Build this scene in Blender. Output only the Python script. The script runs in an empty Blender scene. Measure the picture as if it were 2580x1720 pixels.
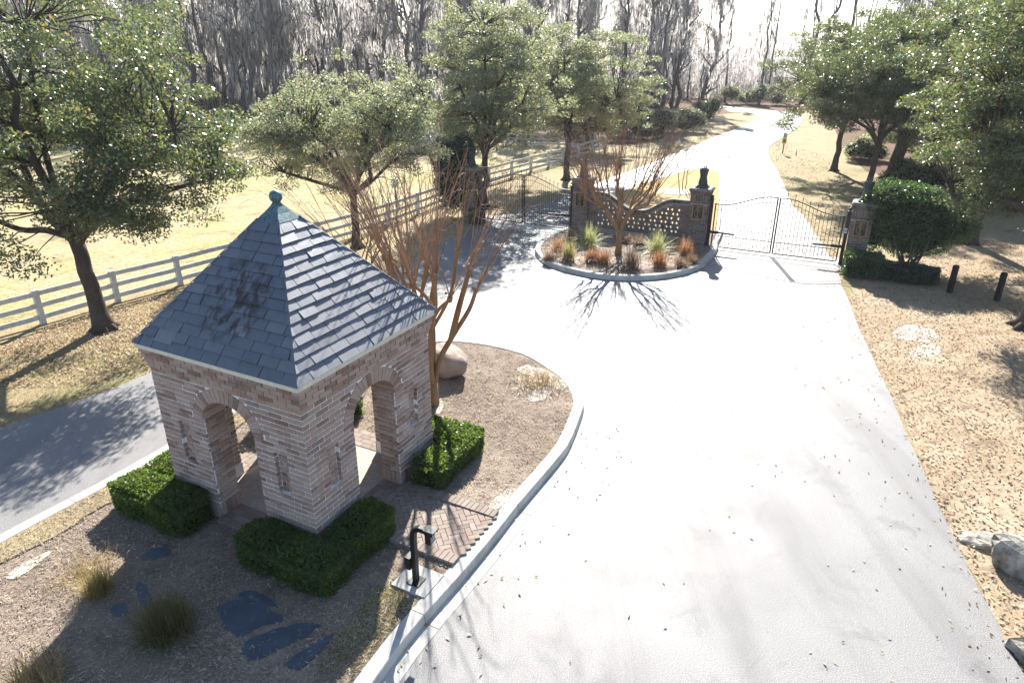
import bpy, math, random
import numpy as np
from mathutils import Vector, Matrix
from mathutils.geometry import tessellate_polygon

scene = bpy.context.scene
COL = scene.collection
rad = math.radians
# ------------------------------------------------------------------ camera
CAM = np.array([3.506, -10.176, 7.135]); PITCH = rad(23.245); FPX = 1722.7     # focal length in photo pixels (2580 wide)
cam_data = bpy.data.cameras.new('camera'); cam = bpy.data.objects.new('camera', cam_data); COL.objects.link(cam)
cam.location = CAM; cam.rotation_euler = (rad(90) - PITCH, rad(-0.08), 0)
cam_data.sensor_width = 36; cam_data.lens = 36 * FPX / 2580; cam_data.clip_end = 1500; cam_data.clip_start = .05
scene.camera = cam
# ------------------------------------------------------------------ sky, sun, exposure
SUN_AZ, SUN_EL = rad(6.0), rad(34.5)       # azimuth clockwise from +Y (straight ahead): a backlit winter noon
world = bpy.data.worlds.new('World'); scene.world = world; world.use_nodes = True
wn = world.node_tree; bg = wn.nodes['Background']; sky = wn.nodes.new('ShaderNodeTexSky')
sky.sky_type = 'NISHITA'; sky.sun_disc = False; sky.sun_elevation = SUN_EL; sky.sun_rotation = SUN_AZ
sky.air_density = .8; sky.dust_density = .4; sky.ozone_density = 1.0
wn.links.new(sky.outputs[0], bg.inputs[0]); bg.inputs[1].default_value = 0.088
sun_data = bpy.data.lights.new('sun', 'SUN'); sun_data.energy = 5.0; sun_data.angle = rad(.53); sun_data.color = (1, .97, .915)
sun = bpy.data.objects.new('sun', sun_data); COL.objects.link(sun)
sd = Vector((math.sin(SUN_AZ) * math.cos(SUN_EL), math.cos(SUN_AZ) * math.cos(SUN_EL), math.sin(SUN_EL)))
sun.rotation_euler = sd.to_track_quat('Z', 'Y').to_euler(); sun.location = (0, 40, 40)
scene.view_settings.view_transform = 'Standard'; scene.view_settings.look = 'None'
scene.view_settings.exposure = 1.72; scene.view_settings.gamma = 1
scene.render.engine = 'CYCLES'
scene.cycles.max_bounces = 8; scene.cycles.transparent_max_bounces = 8; scene.cycles.diffuse_bounces = 4

# ------------------------------------------------------------------ helpers
_f = np.array([0, math.cos(PITCH), -math.sin(PITCH)]); _r = np.array([1., 0, 0]); _u = np.cross(_r, _f)
def ray(px, py): return _f + _r * (px - 1290) / FPX - _u * (py - 860) / FPX
def G(px, py, z=0.):
    """place on the level z that the survey of the photograph gives for this pixel"""
    d = ray(px, py); return CAM + d * ((z - CAM[2]) / d[2])
def D(px, py, depth): return CAM + ray(px, py) * depth
E1 = np.array([.88758, -.46066, 0]); E2 = np.array([.46066, .88758, 0])   # axes of the gate wall and the pavilion
SITE = -math.atan2(.46066, .88758)
def S(a, b, z=0.): return E1 * a + E2 * b + np.array([0, 0, z])
rng = np.random.default_rng(7)

def mesh(name, V, F, mat=None, smooth=False):
    me = bpy.data.meshes.new(name)
    V = np.asarray(V, np.float32).reshape(-1, 3)
    if isinstance(F, np.ndarray):
        n, k = F.shape
        me.vertices.add(len(V)); me.vertices.foreach_set('co', V.ravel())
        me.loops.add(n * k); me.loops.foreach_set('vertex_index', F.astype(np.int32).ravel())
        me.polygons.add(n); me.polygons.foreach_set('loop_start', np.arange(0, n * k, k, dtype=np.int32))
        me.update(calc_edges=True)
    else:
        me.from_pydata([tuple(v) for v in V], [], F); me.update()
    if mat: me.materials.append(mat)
    if smooth: me.polygons.foreach_set('use_smooth', np.ones(len(me.polygons), bool))
    return me
def obj(name, data, parent=None, loc=None, rz=0., scale=None):
    o = bpy.data.objects.new(name, data); COL.objects.link(o)
    if parent: o.parent = parent
    if loc is not None: o.location = loc
    if rz: o.rotation_euler = (0, 0, rz)
    if scale is not None: o.scale = scale
    return o
def tag(o, label=None, cat=None, group=None, kind=None):
    if label: o['label'] = label
    if cat: o['category'] = cat
    if group: o['group'] = group
    if kind: o['kind'] = kind
    return o
def thing(name, loc, label, cat, group=None, rz=0.):
    return tag(obj(name, None, None, loc, rz), label, cat, group)

CUBE_V = np.array([[-.5, -.5, -.5], [.5, -.5, -.5], [.5, .5, -.5], [-.5, .5, -.5], [-.5, -.5, .5], [.5, -.5, .5], [.5, .5, .5], [-.5, .5, .5]])
CUBE_F = [(0, 3, 2, 1), (4, 5, 6, 7), (0, 1, 5, 4), (1, 2, 6, 5), (2, 3, 7, 6), (3, 0, 4, 7)]
class MB:
    def __init__(s): s.V = []; s.F = []; s.n = 0
    def add(s, V, F):
        V = np.asarray(V, float).reshape(-1, 3); s.V.append(V); s.F += [tuple(int(i) + s.n for i in f) for f in F]; s.n += len(V); return s
    def box(s, c, size, rz=0., M=None, taper=1.):
        V = CUBE_V * np.asarray(size, float)
        if taper != 1.: V[4:, :2] *= taper
        if rz: V = V @ np.array([[math.cos(rz), math.sin(rz), 0], [-math.sin(rz), math.cos(rz), 0], [0, 0, 1]])
        if M is not None: V = V @ np.asarray(M).T
        return s.add(V + np.asarray(c, float), CUBE_F)
    def bar(s, a, b, w, h=None):
        """box bar from a to b, w wide, h high"""
        a = np.asarray(a, float); b = np.asarray(b, float); d = b - a; L = np.linalg.norm(d); d /= L
        up = np.array([0, 0, 1.]) if abs(d[2]) < .95 else np.array([0, 1., 0])
        x = np.cross(d, up); x /= np.linalg.norm(x); y = np.cross(x, d)
        V = CUBE_V * np.array([w, L, h or w]); V = V[:, :1] * x + V[:, 1:2] * d + V[:, 2:] * y
        return s.add(V + (a + b) / 2, CUBE_F)
    def tube(s, P, R, n=6, cap=True):
        P = np.asarray(P, float); m = len(P); R = np.broadcast_to(np.asarray(R, float), (m,))
        T = np.gradient(P, axis=0); T /= np.linalg.norm(T, axis=1)[:, None] + 1e-9
        up = np.array([0, 0, 1.]) if abs(T[0][2]) < .9 else np.array([1., 0, 0])
        x = np.cross(T[0], up); x /= np.linalg.norm(x); V = []
        a = np.arange(n) * 2 * math.pi / n; ca, sa = np.cos(a)[:, None], np.sin(a)[:, None]
        for i in range(m):
            x = x - T[i] * (x @ T[i]); x /= np.linalg.norm(x) + 1e-9; y = np.cross(T[i], x)
            V.append(P[i] + R[i] * (ca * x + sa * y))
        F = [(i * n + j, i * n + (j + 1) % n, (i + 1) * n + (j + 1) % n, (i + 1) * n + j) for i in range(m - 1) for j in range(n)]
        if cap: F += [tuple(range(n))[::-1], tuple((m - 1) * n + j for j in range(n))]
        return s.add(np.concatenate(V), F)
    def lathe(s, prof, c=(0, 0, 0), n=16, rot=0.):
        a = np.arange(n) * 2 * math.pi / n + rot
        V = np.concatenate([np.stack([r * np.cos(a), r * np.sin(a), np.full(n, z)], 1) for r, z in prof]); m = len(prof)
        F = [(i * n + j, i * n + (j + 1) % n, (i + 1) * n + (j + 1) % n, (i + 1) * n + j) for i in range(m - 1) for j in range(n)]
        F += [tuple(range(n))[::-1], tuple((m - 1) * n + j for j in range(n))]
        return s.add(V + np.asarray(c, float), F)
    def ball(s, c, r, n=10, sq=(1, 1, 1)):
        m = n // 2 + 1
        pr = [(max(1e-4, math.sin(math.pi * i / m)), -math.cos(math.pi * i / m)) for i in range(m + 1)]
        t = MB().lathe(pr, n=n); return s.add(t.V[0] * r * np.asarray(sq) + np.asarray(c, float), t.F)
    def mesh(s, name, mat=None, smooth=False): return mesh(name, np.concatenate(s.V), s.F, mat, smooth)
    def build(s, name, mat=None, parent=None, smooth=False, loc=None, rz=0.): return obj(name, s.mesh(name, mat, smooth), parent, loc, rz)

def smooth_line(P, sub=6, closed=False):
    P = np.asarray(P, float); n = len(P); out = []
    for i in range(n if closed else n - 1):
        p = [P[(i + k) % n] if closed else P[min(max(i + k, 0), n - 1)] for k in (-1, 0, 1, 2)]
        for t in np.arange(sub) / sub:
            out.append(.5 * ((2 * p[1]) + (-p[0] + p[2]) * t + (2 * p[0] - 5 * p[1] + 4 * p[2] - p[3]) * t * t + (-p[0] + 3 * p[1] - 3 * p[2] + p[3]) * t ** 3))
    if not closed: out.append(P[-1])
    return np.array(out)
def sheet(name, P, z, mat, parent=None):
    """flat sheet inside the outline P"""
    P = np.asarray(P, float); V = np.stack([P[:, 0], P[:, 1], np.full(len(P), z)], 1)
    tri = tessellate_polygon([[Vector(v) for v in V]])
    F = []
    for t in tri:
        a, b, c = (V[i] for i in t)
        F.append(tuple(t) if np.cross(b - a, c - a)[2] > 0 else tuple(t)[::-1])
    return obj(name, mesh(name, V, F, mat), parent)
def inside(P, Q):
    """points Q (n,2) inside polygon P"""
    P = np.asarray(P)[:, :2]; x, y = Q[:, 0], Q[:, 1]; r = np.zeros(len(Q), bool); j = len(P) - 1
    for i in range(len(P)):
        xi, yi = P[i]; xj, yj = P[j]
        r ^= ((yi > y) != (yj > y)) & (x < (xj - xi) * (y - yi) / (yj - yi + 1e-12) + xi); j = i
    return r
def leaves(Cn, L, Wd, r, flat=0.):
    """diamond leaves at centres Cn: returns V, F"""
    n = len(Cn); d = r.normal(size=(n, 3)); d[:, 2] *= 1 - flat; d /= np.linalg.norm(d, axis=1)[:, None]
    e = r.normal(size=(n, 3)); e[:, 2] *= 1 - flat; s_ = np.cross(d, e) if flat < .5 else np.cross(d, np.array([0, 0, 1.]) + .35 * r.normal(size=(n, 3)))
    s_ /= np.linalg.norm(s_, axis=1)[:, None] + 1e-9
    l = (L * r.uniform(.7, 1.25, n))[:, None]; w = (Wd * r.uniform(.75, 1.2, n))[:, None]
    V = np.stack([Cn - d * l * .5, Cn + s_ * w * .5 - d * l * .05, Cn + d * l * .5, Cn - s_ * w * .5 - d * l * .05], 1).reshape(-1, 3)
    return V, np.arange(4 * n).reshape(n, 4)
def slivers(Cn, L, Wd, r, tilt=.25):
    n = len(Cn); a = r.uniform(0, 2 * math.pi, n); t = r.normal(0, tilt, n)
    d = np.stack([np.cos(a) * np.cos(t), np.sin(a) * np.cos(t), np.sin(t)], 1); s_ = np.stack([-np.sin(a), np.cos(a), r.normal(0, .4, n)], 1)
    l = (L * r.uniform(.4, 1.4, n))[:, None] * .5; w = (Wd * r.uniform(.6, 1.4, n))[:, None] * .5
    V = np.stack([Cn - d * l - s_ * w, Cn + d * l - s_ * w, Cn + d * l + s_ * w, Cn - d * l + s_ * w], 1).reshape(-1, 3)
    return V, np.arange(4 * n).reshape(n, 4)

# ------------------------------------------------------------------ materials
class NT:
    def __init__(s, name):
        s.m = bpy.data.materials.new(name); s.m.use_nodes = True; s.t = s.m.node_tree; s.b = s.t.nodes['Principled BSDF']; s.o = s.t.nodes['Material Output']
        s.pos = None
    def n(s, typ, **kw):
        nd = s.t.nodes.new('ShaderNode' + typ)
        for k, v in kw.items():
            if k[0] == 'i' and k[1:].isdigit(): s.put(nd.inputs[int(k[1:])], v)
            else: setattr(nd, k, v)
        return nd
    def put(s, inp, v):
        if isinstance(v, bpy.types.NodeSocket): s.t.links.new(v, inp)
        elif isinstance(v, tuple) and len(v) == 3 and inp.type == 'RGBA': inp.default_value = (*v, 1)
        else: inp.default_value = v
    def P(s):
        if s.pos is None: s.pos = s.n('NewGeometry').outputs['Position']
        return s.pos
    def noise(s, scale, detail=4., rough=.6, vec=None, dist=0.):
        nd = s.n('TexNoise'); s.put(nd.inputs['Vector'], vec if vec is not None else s.P())
        nd.inputs['Scale'].default_value = scale; nd.inputs['Detail'].default_value = detail; nd.inputs['Roughness'].default_value = rough; nd.inputs['Distortion'].default_value = dist
        return nd.outputs['Fac']
    def ramp(s, fac, stops, interp='LINEAR'):
        nd = s.n('ValToRGB'); s.put(nd.inputs[0], fac); cr = nd.color_ramp; cr.interpolation = interp
        while len(cr.elements) < len(stops): cr.elements.new(.5)
        for e, (p, c) in zip(cr.elements, stops): e.position = p; e.color = (*c, 1) if isinstance(c, tuple) else (c, c, c, 1)
        return nd.outputs[0]
    def mix(s, fac, a, b, mode='MIX'):
        nd = s.n('MixRGB', blend_type=mode); s.put(nd.inputs[0], fac); s.put(nd.inputs[1], a); s.put(nd.inputs[2], b); return nd.outputs[0]
    def math(s, op, a, b=0.):
        nd = s.n('Math', operation=op); s.put(nd.inputs[0], a); s.put(nd.inputs[1], b); return nd.outputs[0]
    def rand(s):
        return s.math('FRACT', s.math('ADD', s.n('ObjectInfo').outputs['Random'], s.n('NewGeometry').outputs['Random Per Island']))
    def bump(s, h, strength=.4, dist=.02):
        nd = s.n('Bump'); nd.inputs['Strength'].default_value = strength; nd.inputs['Distance'].default_value = dist; s.put(nd.inputs['Height'], h)
        s.t.links.new(nd.outputs[0], s.b.inputs['Normal'])
    def fin(s, col, rough=.8, spec=.3, metal=0.):
        s.put(s.b.inputs['Base Color'], col); s.put(s.b.inputs['Roughness'], rough); s.b.inputs['Specular IOR Level'].default_value = spec; s.b.inputs['Metallic'].default_value = metal
        return s.m
    def leafy(s, col, tcol, trans=.35, rough=.38, spec=.5):
        s.fin(col, rough, spec); tr = s.n('BsdfTranslucent'); s.put(tr.inputs[0], tcol); mx = s.n('MixShader'); mx.inputs[0].default_value = trans
        s.t.links.new(s.b.outputs[0], mx.inputs[1]); s.t.links.new(tr.outputs[0], mx.inputs[2]); s.t.links.new(mx.outputs[0], s.o.inputs[0]); return s.m

def M_brick(name, pal, wash, washcol=(.55, .475, .42)):
    t = NT(name); r = t.rand(); c = t.ramp(r, pal)
    c = t.mix(t.ramp(t.noise(26, 3), [(.35, .75), (.7, 1.15)]), (0, 0, 0), c, 'MULTIPLY') if False else c
    n1 = t.noise(3.2, 5, .65); n2 = t.noise(34, 3, .7)
    w = t.math('MULTIPLY', t.ramp(t.math('ADD', n1, t.math('MULTIPLY', t.math('SUBTRACT', r, .5), .1)), [(.34, .1), (.7, 1.)]), t.ramp(n2, [(.3, .15), (.62, 1.)]))
    c = t.mix(t.math('MULTIPLY', w, wash), c, washcol)
    c = t.mix(.35, c, t.ramp(t.noise(60, 2), [(.3, .25), (.75, 1.)]), 'MULTIPLY')
    t.bump(t.noise(70, 4, .7), .5, .008); return t.fin(c, .9, .2)
BROWN = [(0., (.21, .12, .088)), (.12, (.32, .205, .155)), (.3, (.38, .265, .21)), (.46, (.4, .295, .24)), (.6, (.34, .22, .17)), (.76, (.43, .33, .275)), (.88, (.26, .14, .1)), (1., (.15, .095, .078))]
M = {}
M['brick'] = M_brick('washed_brick', BROWN, .5)
M['brick_dark'] = M_brick('wall_brick', [(a, tuple(v * .44 for v in c)) for a, c in BROWN], .35, (.36, .33, .3))
M['paver'] = M_brick('paver_brick', [(0., (.22, .17, .13)), (.3, (.3, .235, .19)), (.6, (.26, .19, .155)), (.85, (.34, .28, .24)), (1., (.2, .165, .12))], .3, (.4, .37, .33))
def simple(name, col, rough=.8, spec=.3, metal=0., var=.25, vs=8., bumps=None, rnd=0.):
    t = NT(name); f = t.ramp(t.noise(vs, 5), [(.3, 1 - var), (.72, 1 + var * .6)]); c = t.mix(1., col, f, 'MULTIPLY')
    if rnd: c = t.mix(rnd, c, t.ramp(t.rand(), [(0., .35), (1., 1.5)]), 'MULTIPLY')
    if bumps: t.bump(t.noise(bumps[0], 5, .65), bumps[1], bumps[2])
    return t.fin(c, rough, spec, metal)
M['mortar'] = simple('mortar', (.8, .765, .72), .95, .1, var=.2, vs=14, bumps=(60, .4, .006))
M['mortar_dark'] = simple('wall_mortar', (.3, .285, .265), .95, .1, var=.25, vs=14, bumps=(60, .4, .006))
t = NT('slate'); r = t.rand()
c = t.ramp(r, [(0., (.006, .012, .026)), (.3, (.013, .021, .04)), (.6, (.022, .031, .052)), (.85, (.05, .062, .085)), (.93, (.085, .095, .115)), (1., (.008, .014, .028))])
mp = t.n('Mapping'); t.put(mp.inputs[0], t.n('TexCoord').outputs['Object']); mp.inputs['Scale'].default_value = (5, 5, .7)
dv = t.n('VectorMath', operation='DISTANCE'); t.put(dv.inputs[0], t.n('TexCoord').outputs['Object']); dv.inputs[1].default_value = (-1.0, -.05, 3.75)
near = t.ramp(t.math('ADD', dv.outputs['Value'], t.math('MULTIPLY', t.noise(2., 3), .6)), [(.75, 1.), (1.15, .06)])
st = t.math('MULTIPLY', near, t.math('MULTIPLY', t.ramp(t.noise(1.6, 3, .5, mp.outputs[0]), [(.45, 0.), (.56, 1.)]), t.ramp(t.noise(.8, 2, .5), [(.30, 0.), (.45, 1.)])))
c = t.mix(t.math('MULTIPLY', st, .9), c, (.03, .021, .016)); t.put(t.b.inputs['Specular Tint'], t.mix(t.math('MULTIPLY', st, .8), (1, 1, 1), (.12, .1, .1))); c = t.mix(.3, c, t.ramp(t.noise(22, 4), [(.3, .5), (.7, 1.2)]), 'MULTIPLY')
t.bump(t.noise(18, 5, .7), .25, .008); M['slate'] = t.fin(c, t.math('ADD', t.ramp(t.noise(9, 4), [(.3, .44), (.7, .56)]), t.math('MULTIPLY', r, .2)), .5); t.b.inputs['IOR'].default_value = 2.3
t = NT('verdigris_copper'); mp = t.n('Mapping'); t.put(mp.inputs[0], t.P()); mp.inputs['Scale'].default_value = (22, 22, 3)
c = t.ramp(t.noise(1.5, 4, .6, mp.outputs[0]), [(.33, (.045, .05, .05)), (.5, (.06, .12, .13)), (.7, (.12, .27, .29))]); M['copper'] = t.fin(c, .5, .5, .25)
M['fascia'] = simple('fascia_paint', (.62, .58, .48), .6, .3, var=.15)
M['deck'] = simple('roof_deck', (.03, .03, .035), .9)
M['concrete'] = simple('pale_concrete', (.45, .43, .39), .85, .3, var=.28, vs=3.2, bumps=(45, .35, .01))
M['kerbdark'] = simple('stained_concrete', (.25, .245, .225), .85, .3, var=.35, vs=4, bumps=(40, .4, .01))
M['stone_cap'] = simple('stone_cap', (.2, .195, .18), .85, .3, var=.5, vs=6, bumps=(30, .4, .02))
M['black'] = simple('black_metal', (.01, .01, .011), .48, .35, var=.2)
M['urn'] = simple('weathered_urn', (.058, .066, .064), .7, .35, var=.4, vs=14, bumps=(30, .3, .01))
M['gold'] = simple('dull_gold_paint', (.34, .2, .09), .5, .5, var=.3, vs=20)
M['panel'] = simple('dark_panel', (.018, .018, .018), .5, .5)
M['white'] = simple('weathered_white_paint', (.56, .56, .54), .75, .25, var=.22, vs=7)
M['fencegrey'] = simple('fence_shade_paint', (.5, .5, .49), .8, .2, var=.35, vs=6)
M['boulder'] = simple('boulder_stone', (.33, .25, .2), .9, .2, var=.3, vs=4, bumps=(9, .7, .05))
M['rock'] = simple('pale_rock', (.34, .31, .26), .9, .2, var=.75, vs=6, bumps=(7, .8, .06))
M['fabric'] = simple('landscape_fabric', (.05, .068, .088), .5, .45, var=.35, vs=5, bumps=(60, .2, .004))
M['sand'] = simple('pale_sand', (.4, .36, .3), .95, .1, var=.2, vs=10, bumps=(40, .5, .01))
def bark(name, c0, c1, sc=14.):
    t = NT(name); mp = t.n('Mapping'); t.put(mp.inputs[0], t.P()); mp.inputs['Scale'].default_value = (1, 1, .3)
    f = t.noise(sc, 5, .7, mp.outputs[0]); c = t.mix(f, c0, c1); c = t.mix(.4, c, t.ramp(t.noise(2.2, 4), [(.35, .45), (.7, 1.25)]), 'MULTIPLY'); t.bump(f, .9, .03); return t.fin(c, .95, .15)
M['bark'] = bark('oak_bark', (.035, .027, .022), (.12, .095, .078))
M['bark_wood'] = bark('wood_bark', (.05, .044, .04), (.17, .15, .135), 9)
M['crape'] = bark('crape_bark', (.17, .085, .04), (.36, .24, .14), 7)
M['shoot'] = simple('crape_shoot', (.3, .17, .1), .7, .3, var=.4, vs=4, rnd=.5)
M['seed'] = simple('crape_seed_head', (.2, .13, .09), .9, .1, var=.4, vs=4, rnd=.6)
def leafmat(name, stops, tstops, trans, rough=.36, spec=.5):
    t = NT(name); r = t.rand(); c = t.mix(.5, t.ramp(r, stops), t.ramp(t.noise(.9, 3), [(.3, .55), (.7, 1.35)]), 'MULTIPLY'); return t.leafy(c, t.ramp(r, tstops), trans, rough, spec)
M['moss'] = leafmat('spanish_moss', [(0., (.28, .265, .245)), (.6, (.4, .38, .35)), (1., (.52, .49, .46))], [(0., (.45, .42, .39)), (1., (.65, .62, .58))], .6, .9, .05)
M['oak'] = leafmat('live_oak_leaf', [(0., (.036, .054, .03)), (.5, (.058, .08, .042)), (.85, (.09, .11, .052)), (.96, (.16, .145, .06)), (1., (.2, .11, .05))],
                   [(0., (.13, .19, .06)), (.6, (.22, .28, .085)), (.9, (.38, .38, .11)), (1., (.42, .26, .08))], .34, .34, .8)
M['oak2'] = leafmat('live_oak_leaf_glare', [(0., (.095, .12, .085)), (.5, (.145, .17, .115)), (.8, (.2, .21, .135)), (.95, (.28, .24, .12)), (1., (.22, .12, .05))],
                    [(0., (.24, .3, .14)), (.6, (.36, .4, .2)), (.9, (.5, .48, .22)), (1., (.5, .33, .14))], .45, .44, .7)  # backlight glare on the distant crowns lightened into the leaf colour
M['box'] = leafmat('hedge_leaf', [(0., (.022, .045, .012)), (.5, (.04, .08, .018)), (.9, (.07, .12, .026)), (1., (.13, .12, .04))], [(0., (.1, .2, .02)), (.6, (.2, .32, .03)), (1., (.36, .38, .06))], .38, .42, .4)
M['privet'] = leafmat('privet_leaf', [(0., (.018, .042, .016)), (.6, (.03, .07, .024)), (1., (.06, .11, .035))], [(0., (.08, .18, .03)), (1., (.2, .32, .06))], .28, .3, .6)
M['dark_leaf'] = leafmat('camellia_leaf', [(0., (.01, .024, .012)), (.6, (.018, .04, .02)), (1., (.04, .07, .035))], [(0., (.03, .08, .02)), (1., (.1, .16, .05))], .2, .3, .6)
M['litter'] = leafmat('fallen_leaf', [(0., (.2, .12, .065)), (.3, (.32, .21, .125)), (.6, (.42, .31, .19)), (.85, (.52, .41, .27)), (1., (.2, .1, .05))], [(0., (.3, .16, .06)), (1., (.45, .3, .12))], .2, .6, .3)
M['straw'] = simple('mulch_chip', (.37, .295, .225), .95, .1, var=.3, vs=5, rnd=.75)
M['drygrass'] = leafmat('dry_grass_blade', [(0., (.28, .2, .09)), (.5, (.42, .32, .15)), (.85, (.5, .4, .2)), (.93, (.16, .2, .05)), (1., (.1, .17, .04))], [(0., (.4, .3, .12)), (1., (.5, .42, .16))], .25, .7, .2)
def ground(name, base, patch, dark, ps=.35, fine=30., pamt=(.5, .66), damt=(.55, .75), bumpd=.03):
    t = NT(name); c = t.ramp(t.noise(fine, 5, .75), [(.28, tuple(v * .45 for v in base)), (.45, tuple(v * .85 for v in base)), (.7, tuple(min(1, v * 1.25) for v in base))])
    c = t.mix(t.math('MULTIPLY', t.ramp(t.noise(ps, 5, .7), [(pamt[0], 0.), (pamt[1], 1.)]), t.ramp(t.noise(7, 4), [(.35, .2), (.65, 1.)])), c, t.mix(t.noise(fine, 4, .7), tuple(v * .5 for v in patch), tuple(v * 1.4 for v in patch)))
    c = t.mix(t.math('MULTIPLY', t.ramp(t.noise(ps * 2.3 + .3, 6, .75), [(damt[0], 0.), (damt[1], 1.)]), .8), c, dark)
    c = t.mix(.45, c, t.ramp(t.noise(3.1, 4, .65), [(.3, .6), (.7, 1.2)]), 'MULTIPLY')
    t.bump(t.noise(fine * .7, 5, .75), .9, bumpd); return t.fin(c, .95, .1)
M['lawn'] = ground('winter_lawn', (.35, .275, .16), (.13, .16, .045), (.13, .095, .065), .16, 26, (.52, .66), (.56, .74))
M['pasture'] = ground('pasture_grass', (.43, .35, .2), (.33, .31, .1), (.17, .12, .075), .22, 8, (.47, .6), (.52, .7), .07)
M['leafground'] = ground('leaf_strewn_ground', (.36, .27, .175), (.46, .39, .28), (.13, .09, .06), .3, 24, (.48, .66), (.53, .7))
M['mulch'] = ground('mulch', (.25, .195, .145), (.38, .31, .24), (.09, .068, .05), .5, 30, (.46, .64), (.5, .7))
M['dead_turf'] = ground('dead_turf', (.2, .16, .11), (.12, .16, .04), (.1, .08, .06), .9, 30, (.5, .64), (.55, .7))
M['median'] = ground('median_straw', (.46, .31, .14), (.4, .3, .14), (.3, .2, .1), .3, 30, (.5, .7), (.65, .8))
t = NT('asphalt'); agg = t.noise(68, 5, .9); big = t.noise(.45, 5, .6)
c = t.ramp(agg, [(.36, (.045, .043, .042)), (.5, (.165, .158, .15)), (.62, (.37, .355, .34))])
c = t.mix(.55, c, t.ramp(big, [(.32, .8), (.5, 1.), (.7, 1.1)]), 'MULTIPLY')
c = t.mix(t.ramp(t.noise(.9, 7, .75, None, .6), [(.54, 0.), (.72, .6)]), c, (.06, .057, .055))
mp = t.n('Mapping'); t.put(mp.inputs[0], t.P()); mp.inputs['Scale'].default_value = (1.15, .1, 1); mp.inputs['Rotation'].default_value = (0, 0, .35)
c = t.mix(t.ramp(t.noise(1., 4, .6, mp.outputs[0], .3), [(.5, 0.), (.66, .4)]), c, (.075, .071, .068))
t.bump(agg, .55, .006); M['asphalt'] = t.fin(c, t.ramp(t.noise(.8, 4), [(.3, .56), (.7, .66)]), .4)
# ------------------------------------------------------------------ ground, roads, islands
def grid_ground():
    n = 60; a = np.sign(np.linspace(-1, 1, n)) * np.abs(np.linspace(-1, 1, n)) ** 2 * 420
    X, Y = np.meshgrid(a, a + 20, indexing='ij'); Z = np.full_like(X, -.045)
    V = np.stack([X, Y, Z], -1).reshape(-1, 3); i = np.arange(n * n).reshape(n, n)
    F = np.stack([i[:-1, :-1], i[1:, :-1], i[1:, 1:], i[:-1, 1:]], -1).reshape(-1, 4)
    return tag(obj('ground', mesh('ground', V, F, M['lawn'])), kind='structure')
grid_ground()
px = lambda L, z=0.: [G(x, y, z)[:2] for x, y in L]
# pasture beyond the white fence
FENCE = [(-13.4, 2.6), (-11.4, 5.3), (-9.71, 7.76), (-8.56, 9.57), (-7.37, 11.2), (-6.17, 12.96), (-5.1, 14.45), (-4.05, 15.9), (-2.95, 17.6), (-1.9, 19.5), (-.9, 21.7), (.15, 24.1), (1.2, 26.8), (2.2, 29.4), (3.5, 31.6), (4.7, 33.6), (5.9, 35.5), (7., 37.4), (8.2, 39.5), (9.4, 41.5), (10.6, 43.6)]
past = [(a - .3, b + .3) for a, b in FENCE] + [(9, 46.5), (2, 49), (-8, 53), (-24, 57), (-70, 62), (-110, 40), (-110, -20), (-40, -20)]
tag(sheet('pasture', past, -.03, M['pasture']), kind='structure')
leafg = smooth_line(px([(2140, 760), (2200, 900), (2300, 1100), (2390, 1330), (2480, 1480), (2600, 1750)]) + [(16, -9), (30, -4), (34, 14), (26, 19), (20, 15)] + px([(2330, 640), (2200, 690)]), 5, True)
tag(sheet('leaf_strewn_ground', leafg, -.036, M['leafground']), kind='structure')
wood_floor = [(-75, 64), (-24, 58), (-8, 54), (3, 50), (9.6, 47.5), (13, 46), (17, 52), (20, 60), (23, 69), (30, 76), (46, 82), (36, 62), (29, 44), (26, 34), (28, 24), (36, 16), (70, 5), (400, 0), (400, 430), (-400, 430), (-400, 66)]
t = NT('forest_floor'); cf = t.ramp(t.noise(3, 6, .75), [(.3, (.07, .045, .03)), (.6, (.17, .1, .06)), (.75, (.24, .15, .085))]); t.bump(t.noise(9, 5, .7), .8, .08); M['forest'] = t.fin(cf, .95, .1)
tag(sheet('forest_floor', wood_floor, -.033, M['forest']), kind='structure')
# asphalt: both lanes with the apron in front of the gates
edge_r = px([(2600, 1735), (2518, 1575), (2424, 1390), (2330, 1190), (2238, 980), (2184, 865), (2128, 730), (2106, 670), (2068, 606), (2050, 582), (2030, 548), (1998, 517), (1983, 482), (1959, 428), (1939, 399), (1936, 378), (1945, 363), (1965, 351), (1992, 333), (2013, 315), (2023, 303), (2019, 291), (1992, 284), (1959, 279), (1888, 273), (1830, 267), (1770, 264)])
edge_l = px([(1770, 269), (1822, 272.5), (1840, 281), (1876, 282.5), (1902, 287), (1907, 292), (1902, 301), (1888, 309), (1840, 330), (1796, 346), (1766, 361), (1733, 371), (1703, 385), (1638, 412), (1560, 440), (1500, 465), (1437, 492), (1390, 506), (1330, 521), (1270, 540), (1215, 561), (1180, 583), (1130, 606), (1062, 640), (1000, 680), (800, 760), (600, 842), (383, 939), (230, 1000), (0, 1081)])
back = [(-11.6, -4.6), (-16, -11), (-22, -20), (-22, -34), (16, -34), (11.5, -12)]
asph = np.array(list(smooth_line(edge_r, 4)) + list(smooth_line(edge_l, 4)) + back)
asph = asph + np.stack([.012 * np.sin(np.arange(len(asph)) * 1.7), .012 * np.cos(np.arange(len(asph)) * 2.3)], 1)
tag(sheet('asphalt_drive', asph, 0., M['asphalt']), kind='structure')

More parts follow.
